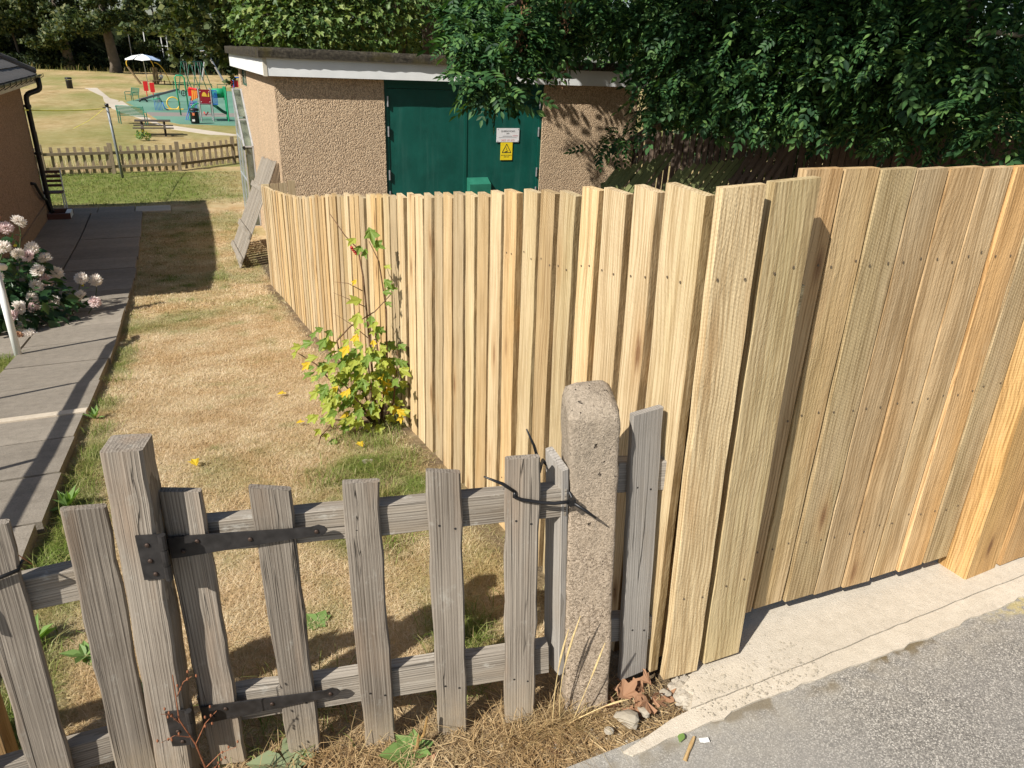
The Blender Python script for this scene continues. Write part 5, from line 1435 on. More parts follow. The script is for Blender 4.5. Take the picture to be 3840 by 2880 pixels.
def litter():
    # straw and chaff on the bare strip under the picket gate
    n = 6500
    w = rng.uniform(-.75, 1.2, n); v = 1.13 + np.abs(rng.normal(0, .22, n)) + np.where(w < .6, .12, 0)
    ok = (v < 1.75) & ~((w > 1.05) & (v > 1.34)) & (rng.uniform(size=n) < np.clip(1.35 - w*.45, .15, 1)); w, v = w[ok], v[ok]; n = len(w)
    a = rng.uniform(0, 6.28, n); el = np.abs(rng.normal(0, .14, n)); d = np.stack([np.cos(a)*np.cos(el), np.sin(a)*np.cos(el), np.sin(el)], 1)
    P = np.stack([w, v, gz(w, v) + rng.uniform(.0, .010, n)], 1)
    nr = np.stack([rng.normal(0, .4, n), rng.normal(0, .4, n), np.ones(n)], 1)
    X, Y, Z = frames(d, nr)
    T = (np.array([(-.022, 0, 0), (.022, 0, 0), (.026, .5, .05), (-.022, .5, .05), (.015, 1, 0), (-.015, 1, 0)]), np.array([(0, 1, 2, 3), (3, 2, 4, 5)]))
    V, F = scatter(*T, P, X, Y, Z, rng.uniform(.02, .065, n))
    o = mk_np('straw_litter', V, F, STRAW, None, {'green': np.zeros(len(V))}); tag(o, 'dead straw and plant litter on the soil below the gate', 'litter', kind='stuff')
    # drooping tussock of dead grass by the concrete post
    cs = [(.80, 1.30, .04, 230), (.71, 1.31, .05, 130), (.90, 1.275, .03, 70), (.55, 1.34, .08, 60), (.3, 1.42, .1, 60), (.05, 1.48, .1, 60)]
    w = np.concatenate([rng.normal(c[0], c[2], c[3]) for c in cs]); v = np.concatenate([rng.normal(c[1], c[2]*.5, c[3]) for c in cs]); m = len(w)
    blades('dead_tussock', np.stack([w, v, gz(w, v) - .003], 1), rng.uniform(.03, .10, m), rng.uniform(.0013, .0024, m), 1.8, STRAW, np.clip(rng.normal(.03, .12, m), 0, 1), ('tussock of dead yellow grass at the foot of the concrete post', 'grass'))
    # gravel crumbs
    n = 800; w = rng.uniform(.2, 1.7, n); v = 1.12 + np.abs(rng.normal(0, .09, n)); ok = v < 1.33; w, v = w[ok], v[ok]; n = len(w)
    T = (np.array([(1, 0, 0), (-1, .2, 0), (0, 1, .1), (.1, -1, 0), (0, 0, .8), (0, 0, -.5)], float), np.array([(0, 2, 4), (2, 1, 4), (1, 3, 4), (3, 0, 4)]))
    a = rng.uniform(0, 6.28, n); X, Y, Z = frames(np.stack([np.cos(a), np.sin(a), np.zeros(n)], 1), np.tile([[0, 0, 1.0]], (n, 1)))
    zz = np.where((w > 1.2), .004, np.maximum(gz(w, v), -.004 if False else -.05)); P = np.stack([w, v, zz], 1)
    V, F = scatter(*T, P, X, Y, Z, np.abs(rng.normal(.0022, .0016, n)) + .001)
    o = mk_np('grit', V, F, STONE); tag(o, 'loose grit scattered along the concrete edge', 'grit', kind='stuff')
    for p, r in (((1.0, 1.215, .0), .032), ((1.065, 1.22, -.005), .018), ((.93, 1.2, -.005), .014), ((1.16, 1.25, .0), .014)):
        o = lump('stone', p, r, STONE); tag(o, 'pale stone lying in the dead leaves by the concrete post' if r > .03 else 'small pale stone in the litter near the concrete post', 'stone', None if r > .03 else 'small stones by the post')
    o = lump('stone', (.78, 3.5, G(.78, 3.5)), .028, STONE); tag(o, 'round stone on bare soil near the new fence foot', 'stone')
litter()

def dead_leaf_mesh(seed, mat):
    V, F = lobed_template(); V = V.copy(); rr = np.random.default_rng(seed)
    V[:, 2] += .22*np.sin(V[:, 0]*4 + rr.uniform(0, 6)) + .22*np.cos(V[:, 1]*4.5 + rr.uniform(0, 6)) + rr.normal(0, .05, len(V))
    me = bpy.data.meshes.new('dead_leaf'); me.from_pydata(V.tolist(), [], F.tolist()); me.materials.append(mat); return me
def dead_leaves():
    ms = [dead_leaf_mesh(k, DEADL) for k in range(4)]
    spots = [(1.03, 1.30), (1.07, 1.285), (1.10, 1.30), (1.12, 1.275), (1.05, 1.26), (1.0, 1.28), (1.14, 1.30), (1.09, 1.25), (1.17, 1.285), (1.02, 1.325), (1.08, 1.33), (1.13, 1.325), (1.04, 1.24), (.985, 1.255), (1.15, 1.26)]
    for k, (w, v) in enumerate(spots):
        M = Matrix.Translation((w, v, -.03 + random.uniform(.005, .03))) @ Matrix.Rotation(random.uniform(0, 6.3), 4, 'Z') @ Matrix.Rotation(random.uniform(-.7, .7), 4, 'X') @ Matrix.Scale(random.uniform(.045, .075), 4)
        o = inst('dead_leaf', ms[k % 4], M); tag(o, 'crumpled brown dead leaf heaped below the stub picket', 'leaf', 'dead leaves below the stub picket')
    for (w, v, s, lab) in ((.80, 1.205, .07, 'flat tan dead leaf in the straw left of the concrete post'), (.86, 1.25, .055, 'folded pale dead leaf at the foot of the concrete post'), (.42, 1.36, .05, 'brown dead leaf in the straw under the gate')):
        o = inst('dead_leaf', ms[0], Matrix.Translation((w, v, G(w, v) + .012)) @ Matrix.Rotation(w*9, 4, 'Z') @ Matrix.Scale(s, 4)); tag(o, lab, 'leaf')
    lm = leaf_mesh(CURO, lobed_template(), 'fallen_leaf')
    for (w, v, s, lab) in ((-.10, 3.85, .075, 'yellow fallen leaf alone on the lawn right of the hinge post'), (.49, 5.14, .07, 'orange fallen leaf on the lawn left of the currant bush'), (.52, 4.38, .055, 'yellow green fallen leaf on the lawn below the currant bush'), (.80, 3.70, .06, 'yellow fallen leaf in the grass under the currant bush')):
        o = inst('fallen_leaf', lm, Matrix.Translation((w, v, G(w, v) + .030)) @ Matrix.Rotation(w*7 + 1, 4, 'Z') @ Matrix.Rotation(.3, 4, 'X') @ Matrix.Scale(s, 4)); tag(o, lab, 'leaf')
    gl = leaf_mesh(WEEDM, (np.array(leaflet(1, .3, (0, 0), 0)), np.array([(0, 1, 2, 3), (0, 3, 4, 5)])), 'fallen_leaf')
    o = inst('fallen_leaf', gl, Matrix.Translation((1.12, 1.105, .006)) @ Matrix.Rotation(2.2, 4, 'Z') @ Matrix.Rotation(.25, 4, 'Y') @ Matrix.Scale(.035, 4)); tag(o, 'small green leaf on the asphalt edge near the wood chip', 'leaf')
    c = board('wood_chip', (1.075, 1.035, .0), (1.145, 1.085, .004), .010, .005, (0, 0, 1), NEWW, None, 3); tag(c, 'thin splinter of new wood lying on the asphalt', 'wood chip')
    c = board('wood_chip', (1.152, 1.070, .002), (1.178, 1.062, .003), .016, .004, (0, 0, 1), WHITE, None, 2); tag(c, 'small white chip beside the wood splinter on the asphalt', 'wood chip')
dead_leaves()

def rosette(name, label, p, n, L, mat, wide=.3, el=.5, cat='weed'):
    t = thing(name, label, cat, p)
    me = leaf_mesh(mat, (np.array(leaflet(1, wide, (0, 0), 0)), np.array([(0, 1, 2, 3), (0, 3, 4, 5)])))
    for k in range(n):
        a = 2*math.pi*k/n + random.uniform(-.3, .3); e = el*random.uniform(.4, 1.3)
        fw = Vector((math.cos(a)*math.cos(e), math.sin(a)*math.cos(e), math.sin(e)))
        inst('leaf', me, leaf_M(p, fw, Vector((-math.cos(a)*.3, -math.sin(a)*.3, 1)), L*random.uniform(.7, 1.2)), t)
    return t
def weeds():
    rosette('plantain', 'broad leaved plantain with a seed spike below the gate pickets', (.40, 1.385, G(.4, 1.385) + .005), 6, .085, WEEDM, .34, .35)
    pl = bpy.data.objects['plantain']
    for dx, dy, hh in ((.035, .01, .085), (.01, -.01, .05)):
        MB().tube([(.40, 1.385, -.05), (.40 + dx, 1.385 + dy, -.05 + hh*.5), (.40 + dx*1.3, 1.385 + dy, -.05 + hh + .02)], [.002, .0045, .003], 6).build('seed_spike', plain('seed_spike', (.33, .20, .07), .9, 0, .4, 300), pl)
    rosette('plantain', 'plantain rosette with two large leaves under the hinge picket', (.07, 1.50, G(.07, 1.5) + .005), 5, .10, DOCKM, .33, .3)
    rosette('plantain', 'flat plantain on the dry lawn behind the second picket', (.26, 2.13, G(.26, 2.13) + .005), 6, .06, WEEDM, .36, .25)
    rosette('sow_thistle', 'grey green weed between the left pickets', (-.33, 2.0, G(-.33, 2.0) + .005), 8, .085, DOCKM, .17, .8)
    rosette('dandelion', 'leafy green dandelion against the path edge', (-.70, 2.72, G(-.7, 2.7) + .005), 12, .14, WEEDM, .17, .8)
    rosette('dandelion', 'second green weed clump at the path corner', (-.68, 2.42, G(-.68, 2.42) + .005), 12, .12, WEEDM, .2, .9)
    rosette('dandelion', 'bushy weed on the path edge level with the pale slab', (-.70, 3.62, G(-.7, 3.6) + .005), 14, .11, WEEDM, .16, 1.1)
    rosette('dandelion', 'small weed at the path edge beyond the pale slab edging', (-.72, 5.2, G(-.72, 5.2) + .005), 9, .09, WEEDM, .16, 1.0)
    rosette('dandelion', 'weed in the lawn right of the leftmost picket', (-.50, 2.28, G(-.5, 2.28) + .005), 9, .07, WEEDM, .22, .6)
    c = thing('dandelion_clock', 'white dandelion seed head at the path edge', 'weed', (-.80, 2.98, G(-.72, 3.0)))
    MB().tube([(-.72, 2.98, G(-.72, 3)), (-.79, 2.97, G(-.72, 3) + .12), (-.815, 2.97, G(-.72, 3) + .16)], .002, 5).build('stem', STEMR, c)
    inst('seed_head', BERM(CLOTHW), Matrix.Translation((-.815, 2.97, G(-.72, 3) + .17)) @ Matrix.Scale(.016, 4), c)
    # tall dry stalks beside the concrete post
    for k, (b, m, tp, lab) in enumerate((((.83, 1.31, -.04), (.80, 1.29, .18), (.835, 1.265, .40), 'tall dry grass stalk rising in front of the concrete post'), ((.86, 1.29, -.04), (.885, 1.26, .14), (.915, 1.25, .29), 'shorter seeded grass stalk across the concrete post face'), ((.84, 1.285, -.03), (.93, 1.22, .085), (1.0, 1.22, .070), 'arching dry grass stalk bending right of the concrete post'), ((.80, 1.30, -.04), (.785, 1.285, .2), (.805, 1.27, .36), 'thin dry grass stalk left of the concrete post'))):
        t = thing('grass_stalk', lab, 'grass stalk', b)
        pts = bezier(b, Vector(b).lerp(Vector(m), .6), m, tp, 8)
        MB().tube(pts, [.0016 - .0006*i/8 for i in range(9)], 5).build('stem', STRAWP, t)
        MB().tube(pts[5:], [.0014, .0030, .0027, .001], 6).build('seed_head', STRAWP, t)
    # rust red dried weed in front of the hinge post
    t = thing('dried_weed', 'rust red dried weed stem in front of the hinge post', 'weed', (-.13, 1.44, -.08))
    main = [(-.115, 1.44, -.09), (-.125, 1.44, .05), (-.14, 1.44, .17), (-.165, 1.445, .26), (-.16, 1.45, .40)]
    MB().tube(main, [.003, .0026, .0022, .0018, .001], 5).build('stem', STEMR, t)
    for a, b_ in (((-.128, 1.44, .08), (-.05, 1.43, .13)), ((-.14, 1.44, .17), (-.08, 1.43, .27)), ((-.165, 1.445, .25), (-.20, 1.44, .30)), ((-.16, 1.45, .33), (-.12, 1.44, .39)), ((-.15, 1.44, .20), (-.21, 1.43, .22)), ((-.12, 1.44, .02), (-.10, 1.43, .09))):
        m = Vector(a).lerp(Vector(b_), .5) + Vector((0, 0, .015)); MB().tube([a, m, b_], [.0014, .0011, .0007], 4).build('twig', STEMR, t)
        for k in range(5):
            q = Vector(a).lerp(Vector(b_), .45 + .13*k) + Vector((random.uniform(-.012, .012), random.uniform(-.01, .01), random.uniform(-.005, .022)))
            inst('capsule', BERM(STEMR), Matrix.Translation(q) @ Matrix.Diagonal((.0028, .0028, .0048, 1)), t)
STRAWP = plain('straw_stalk', (.62, .47, .23), .8, 0, .2, 90)
weeds()

# ================================================================== FAR PICKET FENCE, POLE, ROUGH GRASS
def far_fence():
    f = thing('far_picket_fence', 'low brown picket fence between the garden and the playing field', 'fence', (-1, 27, -2.05))
    def at(w): 
        v = 26.05 + .30*(w + 3.5)*.85 if w < .3 else 27.02 + (w - .24)*.95
        return v
    posts = [-3.52, -1.69, .24, 2.1, 4.0]
    FP = wood_old('far_fence_wood', (.36, .29, .195), (.16, .12, .08), (.28, .21, .13), lich=.3)
    for w in posts: board('post', (w, at(w), G(w, at(w)) - .05), (w, at(w), G(w, at(w)) + .93), .13, .10, (0, -1, 0), FP, f, 3)
    w = -5.9
    while w < 4.4:
        if min(abs(w - p) for p in posts) > .10:
            v = at(w) + .045; board('picket', (w, v, G(w, v) + .04), (w + random.uniform(-.01, .01), v, G(w, v) + .83 + random.uniform(-.02, .02)), .085, .018, (0, -1, 0), FP, f, 2, .002)
        w += .205
    for z in (.22, .64):
        for a, b in zip([-6.0] + posts[:-1], posts):
            board('rail', (a, at(a) + .005, G(a, at(a)) + z), (b, at(b) + .005, G(b, at(b)) + z), .085, .036, (0, -1, 0), FP, f, 2, .002)
    tp = thing('tall_gate_post', 'taller brown post at the left end of the far picket fence', 'post', (-3.62, 26.2, -2.05))
    board('post', (-3.60, 26.3, -2.1), (-3.58, 26.3, -.78), .11, .10, (0, -1, 0), FP, tp, 3)
    p = thing('clothes_pole', 'thin grey steel clothes line pole on the far lawn', 'pole', (-1.41, 25.56, G(-1.41, 25.56)))
    GP = plain('grey_pole', (.22, .24, .25), .5, .3)
    MB().tube([(-1.41, 25.56, -2.1), (-1.50, 25.56, .02)], [.042, .038], 10).build('pole', GP, p, True)
    MB().tube([(-1.50, 25.56, .0), (-1.503, 25.56, .08)], .055, 10).build('cap', BLACKP, p, True)
    MB().tube([(-1.62, 25.54, -.03), (-1.40, 25.58, -.03)], .014, 6).build('cross_hook', BLACKP, p)
    YL = plain('yellow_line', (.85, .80, .10), .5)
    l = thing('clothes_line', 'yellow clothes line stretched from the pole to the house', 'clothes line', (-2.1, 22, -.1))
    a, b = Vector((-1.58, 25.55, -.06)), Vector((-2.66, 18.95, .36))
    MB().tube([a.lerp(b, t) + Vector((0, 0, -.03*4*t*(1-t))) for t in np.linspace(0, 1, 9)], .014, 5).build('line', YL, l)
    MB().tube([a, a.lerp(Vector((-2.4, 24.8, -.55)), .5) + Vector((0, 0, -.05)), Vector((-2.4, 24.8, -.55))], .005, 4).build('loose_end', YL, l)
    n = 2600; w = rng.uniform(-6, 3.2, n); v = np.array([at(x) for x in w]) + rng.uniform(.15, 2.4, n)**1.0
    blades('rough_grass', np.stack([w, v, gz(w, v)], 1), rng.uniform(.12, .45, n), rng.uniform(.008, .016, n), .5, BLADE, np.clip(rng.normal(.12, .2, n), 0, 1), ('tall dry rough grass behind the far picket fence', 'grass'))
    n = 420; w = rng.uniform(-20, 12, n); v = rng.uniform(129, 137, n)
    blades('field_edge_grass', np.stack([w, v, gz(w, v)], 1), rng.uniform(.3, 1.1, n), rng.uniform(.04, .07, n), .4, STRAW, np.clip(rng.normal(.6, .25, n), 0, 1), ('long dry grass along the foot of the far trees', 'grass'))
    s = thing('yellow_shrub', 'small yellow flowering shrub in front of the picnic table', 'shrub', (-1.0, 38.6, -2.35))
    crown('foliage', [(-1.0, 38.6, -2.12, .30, .20)], 90, CLUMP_T, .10, WEEDM, s)
    crown('flowers', [(-1.0, 38.55, -2.05, .30, .20)], 40, CLUMP_T, .05, CURO, s)
far_fence()

# ================================================================== PLAYING FIELD
FZ = -2.4
def field():
    P = [(-6.6, 84.4), (-5.55, 85), (-3.75, 69.5), (-2.75, 66.2), (-1.35, 54.5), (-.3, 47.8), (.75, 45.9), (3.1, 42.1), (6.5, 37.2), (6.3, 35.4), (2.85, 40.3), (.25, 44.6), (-1.75, 52.6), (-3.15, 58.6), (-4.0, 66), (-4.4, 71.9)]
    o = MB(); o.prism(P[::-1], FZ - .1, FZ + .012); tag(o.build('field_path', GRAVEL, origin=(0, 0, 0)), kind='structure')
    S = [(-2.5, 65.2), (-1.5, 59.2), (-.42, 50.6), (.75, 47.5), (3.6, 46.6), (9, 45.4), (14, 60), (12, 84), (1.6, 84), (-.5, 78), (-1.2, 72)]
    t = NT('green_safety_surface', .9, .15); ob = t.obj(); n2 = t.noise(t.scale(ob, (.35, .16, 1)), 1.0, 4)
    yy = t.n('SeparateXYZ', {0: ob}).outputs[1]
    band = t.math('MULTIPLY', t.rampf(t.math('ABSOLUTE', t.math('SUBTRACT', yy, 54.2)), 1.7, 1.4), 1.0)
    c = t.ramp(n2, [(.35, (.095, .205, .150)), (.65, (.15, .275, .205))]); c = t.mix(band, c, (.235, .21, .185)); t.color(c)
    mb = MB(); mb.prism(S[::-1], FZ - .1, FZ + .02); tag(mb.build('play_surface', t.m, origin=(0, 0, 0)), kind='structure')
field()

def bench(label, x0, y0, x1, y1, mat, face):
    """metal park bench from (x0,y0) to (x1,y1); face: direction sat people look to"""
    b = thing('park_bench', label, 'bench', ((x0+x1)/2, (y0+y1)/2, FZ), 'green park benches')
    a, e = Vector((x0, y0, FZ)), Vector((x1, y1, FZ)); f = Vector((face[0], face[1], 0)).normalized(); u_ = (e - a).normalized()
    for p in (a, e):
        MB().tube([p + f*.42, p + f*.42 + Vector((0, 0, .62)), p + f*.36 + Vector((0, 0, .66)), p + Vector((0, 0, .66))], .03, 6).build('arm_rest', mat, b)
        MB().tube([p, p + Vector((0, 0, .45)), p - f*.12 + Vector((0, 0, .92))], .03, 6).build('leg', mat, b)
    for k in range(6):
        q = f*(.05 + .065*k) + Vector((0, 0, .44)); MB().bar(a + q, e + q, .045, .015).build('seat_slat', GRND, b)
    for k in range(6):
        q = -f*(.02 + .018*k) + Vector((0, 0, .50 + .07*k)); MB().bar(a + q, e + q, .015, .05).build('back_slat', GRND, b)
    MB().tube([a - f*.12 + Vector((0, 0, .92)), e - f*.12 + Vector((0, 0, .92))], .03, 6).build('top_rail', mat, b)
def playground():
    bench('long green park bench by the gravel path nearest the far picket fence', -2.35, 47.9, -1.0, 47.2, GREENL, (.3, -1))
    bench('green park bench seen end on where the paths meet', -2.15, 67.6, -1.6, 66.6, GREENL, (-.9, -.2))
    t = thing('picnic_table', 'dark weathered wooden picnic table with attached bench seats', 'picnic table', (-.5, 41.3, FZ))
    x0, x1, yc = -1.35, .25, 41.3
    for k in range(5): MB().box(x0, x1, yc - .37 + k*.15, yc - .235 + k*.15, FZ + .68, FZ + .725).build('table_plank', DARKT, t)
    for s in (-1, 1):
        for k in range(2): MB().box(x0 - .1, x1 + .1, yc + s*.72 - .14 + k*.145, yc + s*.72 - .005 + k*.145, FZ + .40, FZ + .44).build('seat_plank', DARKT, t)
    for x in (x0 + .3, x1 - .3):
        for s in (-1, 1): MB().bar((x, yc + s*.72, FZ - .02), (x, yc + s*.22, FZ + .68), .10, .05).build('leg', DARKT, t)
        MB().box(x - .06, x - .015, yc - .85, yc + .85, FZ + .32, FZ + .40).build('cross_beam', DARKT, t); MB().box(x - .06, x - .015, yc - .38, yc + .38, FZ + .60, FZ + .678).build('cross_beam', DARKT, t)
    for (x, y, lab, lid) in ((1.60, 47.7, 'black litter bin with stickers at the play surface edge', True), (-7.64, 82.9, 'lone black litter bin far out on the dry field', False)):
        b = thing('litter_bin', lab, 'bin', (x, y, FZ)); s = 1.0 if lid else 1.12
        MB().lathe((x, y, FZ), [(.20*s, 0), (.23*s, .03), (.24*s, .60*s), (.25*s, .62*s), (.25*s, .66*s)], 18).build('drum', BLACKP, b, True)
        MB().lathe((x, y, FZ), [(.255*s, .72*s), (.265*s, .74*s), (.265*s, .82*s), (.20*s, .86*s), (.05, .87*s)], 18).build('lid', BLACKP, b, True)
        for k in range(4):
            an = math.pi/4 + k*math.pi/2; MB().bar((x + .235*s*math.cos(an), y + .235*s*math.sin(an), FZ + .62*s), (x + .235*s*math.cos(an), y + .235*s*math.sin(an), FZ + .74*s), .05, .02).build('lid_post', BLACKP, b)
        if lid:
            MB().box(x - .12, x + .0, y - .262, y - .255, FZ + .48, FZ + .62).build('sticker', plain('orange_sticker', (.75, .22, .10), .5), b); MB().box(x - .16, x - .02, y - .25, y - .243, FZ + .16, FZ + .27).build('sticker', WHITE, b)
    # shelter
    s = thing('parasol_shelter', 'play shelter with a white and blue petal shaped canopy', 'shelter', (-1.2, 95.2, FZ))
    c = Vector((-1.3, 95.2, FZ + 3.05)); n = 6
    PALE = plain('pale_blue_canopy', (.36, .46, .62), .5)
    for k in range(n):
        a0, a1 = 2*math.pi*(k + .04)/n, 2*math.pi*(k + .96)/n; am = (a0 + a1)/2
        pts = [c] + [c + Vector((1.9*r_*math.cos(a), 1.9*r_*math.sin(a), dz)) for a, r_, dz in ((a0, .55, -.20), (a0, .92, -.52), (am, 1.04, -.62), (a1, .92, -.52), (a1, .55, -.20))]
        mk('canopy_panel', [tuple(p) for p in pts] + [tuple(p - Vector((0, 0, .03))) for p in pts], [(0, 1, 2, 3), (0, 3, 4, 5), (9, 8, 7, 6), (11, 10, 9, 6), (1, 7, 8, 2), (2, 8, 9, 3), (3, 9, 10, 4), (4, 10, 11, 5)], WHITE if k in (3, 4) else PALE, s)
    POSTW = wood_old('shelter_wood', (.30, .22, .13), (.13, .09, .05), (.25, .17, .10))
    MB().tube([(-1.85, 95.2, FZ), (-2.9, 95.2, FZ + 1.75)], .11, 8).build('post', POSTW, s)
    for x in (-.40, -.12): MB().tube([(x, 95.2, FZ), (x, 95.2, FZ + 1.75)], .13, 8).build('post', POSTW, s)
    MB().tube([(-1.15, 95.3, FZ), (-1.3, 95.2, FZ + 3.0)], .04, 6).build('mast', STEEL, s)
    MB().tube(bezier((-2.9, 95.2, FZ + 1.7), (-3.2, 95.2, FZ + 2.5), (-2.6, 95.2, FZ + 2.6), (-1.6, 95.2, FZ + 2.9)), .05, 6).build('arch', YELP, s, True)
    MB().tube(bezier((-.3, 95.2, FZ + 1.7), (-.4, 95.2, FZ + 2.4), (-.6, 95.2, FZ + 2.6), (-1.1, 95.2, FZ + 2.9)), .05, 6).build('arch', YELP, s, True)
    MB().tube(bezier((-.2, 95.2, FZ + 2.25), (.5, 95.2, FZ + 2.2), (.95, 95.2, FZ + 1.0), (1.15, 95.2, FZ)), .05, 6).build('arch', YELP, s, True)
    for p, q in (((-1.9, 95, FZ + .35), (1.6, 95, FZ + .30)), ((-.9, 94.6, FZ + .45), (.3, 94.6, FZ + .45))): MB().bar(p, q, .12, .06).build('seat_plank', POSTW, s)
    for x in (.55, 1.45, -.6): MB().bar((x, 95, FZ - .05), (x, 95, FZ + .45), .12).build('low_post', POSTW, s)
    # swings
    w = thing('swing_set', 'dark green swing frame with hanging chains', 'swings', (3, 80, FZ))
    A, B = Vector((2.1, 79, FZ + 2.7)), Vector((4.1, 84, FZ + 2.7))
    MB().tube([A, B], .05, 6).build('top_bar', GRND, w)
    for t_ in (.0, .38, .72, 1.0):
        p = A.lerp(B, t_)
        for sx in (-.55, .75): MB().tube([p, Vector((p.x + sx, p.y - .2*sx, FZ))], .04, 6).build('leg', GRND, w)
    for t_ in (.12, .24, .5, .62, .80, .90):
        p = A.lerp(B, t_); MB().tube([p, p - Vector((0, 0, 2.0))], .015, 4).build('chain', STEEL, w)
    for t_ in (.18, .56, .85): p = A.lerp(B, t_) - Vector((0, 0, 2.05)); MB().box(p.x - .1, p.x + .1, p.y - .25, p.y + .25, p.z, p.z + .05).build('swing_seat', BLACKP, w)
    for q in ((1.6, 78.2), (3.2, 78.4), (5.0, 79), (1.2, 81)):
        MB().tube([(q[0], q[1], FZ), (q[0], q[1], FZ + .85), (q[0] + 1.3, q[1] + .3, FZ + .85), (q[0] + 1.3, q[1] + .3, FZ)], .035, 5).build('barrier', GRND, w)
    k = thing('cable_ride', 'tall silver A frame of the cable ride beyond the swings', 'zip wire', (6.6, 110, FZ))
    ap = Vector((6.05, 109.6, FZ + 3.55))
    for q in ((5.15, 109.6), (5.35, 111), (7.75, 109.3)): MB().tube([ap, (q[0], q[1], FZ)], .14 if q[0] > 7 else .10, 8).build('leg', STEEL, k)
    MB().tube([ap - Vector((.7, 0, .05)), ap + Vector((.1, 0, .02))], .10, 8).build('head', STEEL, k); MB().tube([ap, (16, 112, FZ + 3.2)], .03, 5).build('cable', BLACKM, k)
    # see-saw with red backs
    q = thing('seesaw', 'grey see saw with two tall red backrests', 'see saw', (-.6, 66, FZ))
    MB().bar((-1.55, 65.6, FZ + .18), (1.3, 66.4, FZ + .95), .22, .14).build('beam', plain('grey_beam', (.10, .10, .11), .6), q)
    MB().tube([(-.2, 66, FZ), (-.2, 66, FZ + .55)], .10, 8).build('pivot', STEEL, q)
    for x, z in ((-1.12, .80), (-.68, .72)):
        MB().box(x - .02, x + .30, 65.86, 65.92, FZ + z, FZ + z + .68).build('backrest', REDP, q); MB().tube([(x + .14, 65.9, FZ + .2), (x + .14, 65.9, FZ + z + .05)], .035, 6).build('stem', REDP, q)
    MB().tube([Vector((-1.30 + .26*math.cos(a), 65.5, FZ + .03 + .22*math.sin(a))) for a in np.linspace(0, math.pi, 9)], .06, 7).build('tyre', BLACKP, q, True)
    # blue basket and yellow ring
    q = thing('basket_stand', 'small blue barred basket with a green rim', 'play equipment', (-.25, 57.4, FZ))
    for i in range(6):
        x = -.48 + .085*i; MB().tube([(x, 57.4, FZ), (x, 57.38, FZ + .70)], .018, 5).build('bar', BLUEP, q)
    MB().tube([(-.55, 57.3, FZ + .72), (-.1, 57.3, FZ + .80), (.0, 57.5, FZ + .55), (.12, 57.5, FZ + .12), (.3, 57.5, FZ + .05)], .035, 6).build('rim', GRNP, q, True)
    MB().tube([(.02, 57.4, FZ + .55), (.10, 57.4, FZ + .15), (.35, 57.4, FZ + .06)], .035, 6).build('bar', BLUEP, q, True)
    q = thing('yellow_ring', 'upright yellow crawl ring on the play surface', 'play equipment', (.7, 58.3, FZ))
    MB().tube([Vector((.70 + .40*math.cos(a), 58.3, FZ + .42 + .40*math.sin(a))) for a in np.linspace(0, 2*math.pi, 25)], .045, 7).build('ring', YELP, q, True)
    MB().tube([(.2, 58.2, FZ + .05), (1.3, 58.2, FZ + .05)], .05, 6).build('base_bar', YELP, q)
    # climbing tower
    c = thing('climbing_tower', 'climbing tower with maroon panel and green tunnel slide', 'climbing frame', (2.5, 49.8, FZ))
    for x, y in ((2.02, 49.2), (2.70, 49.2), (2.02, 50.2), (2.70, 50.2), (3.55, 49.3), (3.55, 50.3)): MB().tube([(x, y, FZ), (x, y, FZ + (1.85 if x < 3 else 1.95))], .045, 8).build('post', STEEL if x < 3 else GRNP, c)
    mp = MB().box(2.07, 2.66, 49.17, 49.20, FZ + 1.02, FZ + 1.80).build('panel', MAROON, c)
    fan = [(2.20, 1.42)] + [(2.33 + .14*math.cos(a), 1.42 + .24*math.sin(a)) for a in np.linspace(math.pi, 0, 8)] + [(2.52, 1.42), (2.52, 1.48), (2.56, 1.62), (2.60, 1.62), (2.60, 1.40)]
    mk('window_cutout', [(x, 49.165, FZ + z) for x, z in fan] + [(x, 49.155, FZ + z) for x, z in fan], [tuple(range(len(fan))), tuple(range(2*len(fan)-1, len(fan)-1, -1))] + [(i, (i+1) % len(fan), len(fan) + (i+1) % len(fan), len(fan) + i) for i in range(len(fan))], YELP, mp)
    for x in (2.12, 2.60):
        for z in (1.12, 1.68): MB().tube([(x, 49.17, FZ + z), (x, 49.155, FZ + z)], .025, 8).build('bolt', CLOTHW, mp)
    MB().box(2.0, 2.72, 49.2, 50.22, FZ + .95, FZ + 1.0).build('deck', STEEL, c)
    MB().tube([(2.85, 49.6, FZ + 1.58), (3.55, 49.8, FZ + 1.60)], .27, 16).build('tunnel', GRNP, c, True)
    MB().box(3.45, 3.60, 49.3, 50.2, FZ + 1.2, FZ + 1.95).build('panel', GRNP, c)
    for i in range(5): MB().tube([(2.76 + .065*i, 49.2, FZ + .98), (2.76 + .065*i, 49.2, FZ + 1.75)], .022, 5).build('bar', BLUEP, c)
    MB().tube([(2.74, 49.2, FZ + 1.75), (3.04, 49.2, FZ + 1.75)], .03, 5).build('rail', BLUEP, c); MB().tube([(2.74, 49.2, FZ + .98), (3.04, 49.2, FZ + .98)], .03, 5).build('rail', BLUEP, c)
    for i in range(7): MB().tube([(1.66 + .05*i, 50.4 - .08*i, FZ + 1.1 + .03*i), (1.70 + .05*i, 50.4 - .08*i, FZ + 1.75 + .01*i)], .03, 5).build('bar', YELP if i % 2 else REDP, c)
    MB().tube([(1.6, 50.5, FZ + 1.8), (2.0, 49.9, FZ + 1.75)], .06, 6).build('rail', REDP, c); MB().box(1.50, 1.72, 50.45, 50.5, FZ + 1.35, FZ + 1.75).build('panel', REDP, c)
    MB().tube(bezier((2.70, 49.8, FZ + .98), (3.1, 49.8, FZ + .8), (3.2, 49.7, FZ + .5), (3.6, 49.6, FZ + .45)), .09, 8).build('slide', GRND, c, True)
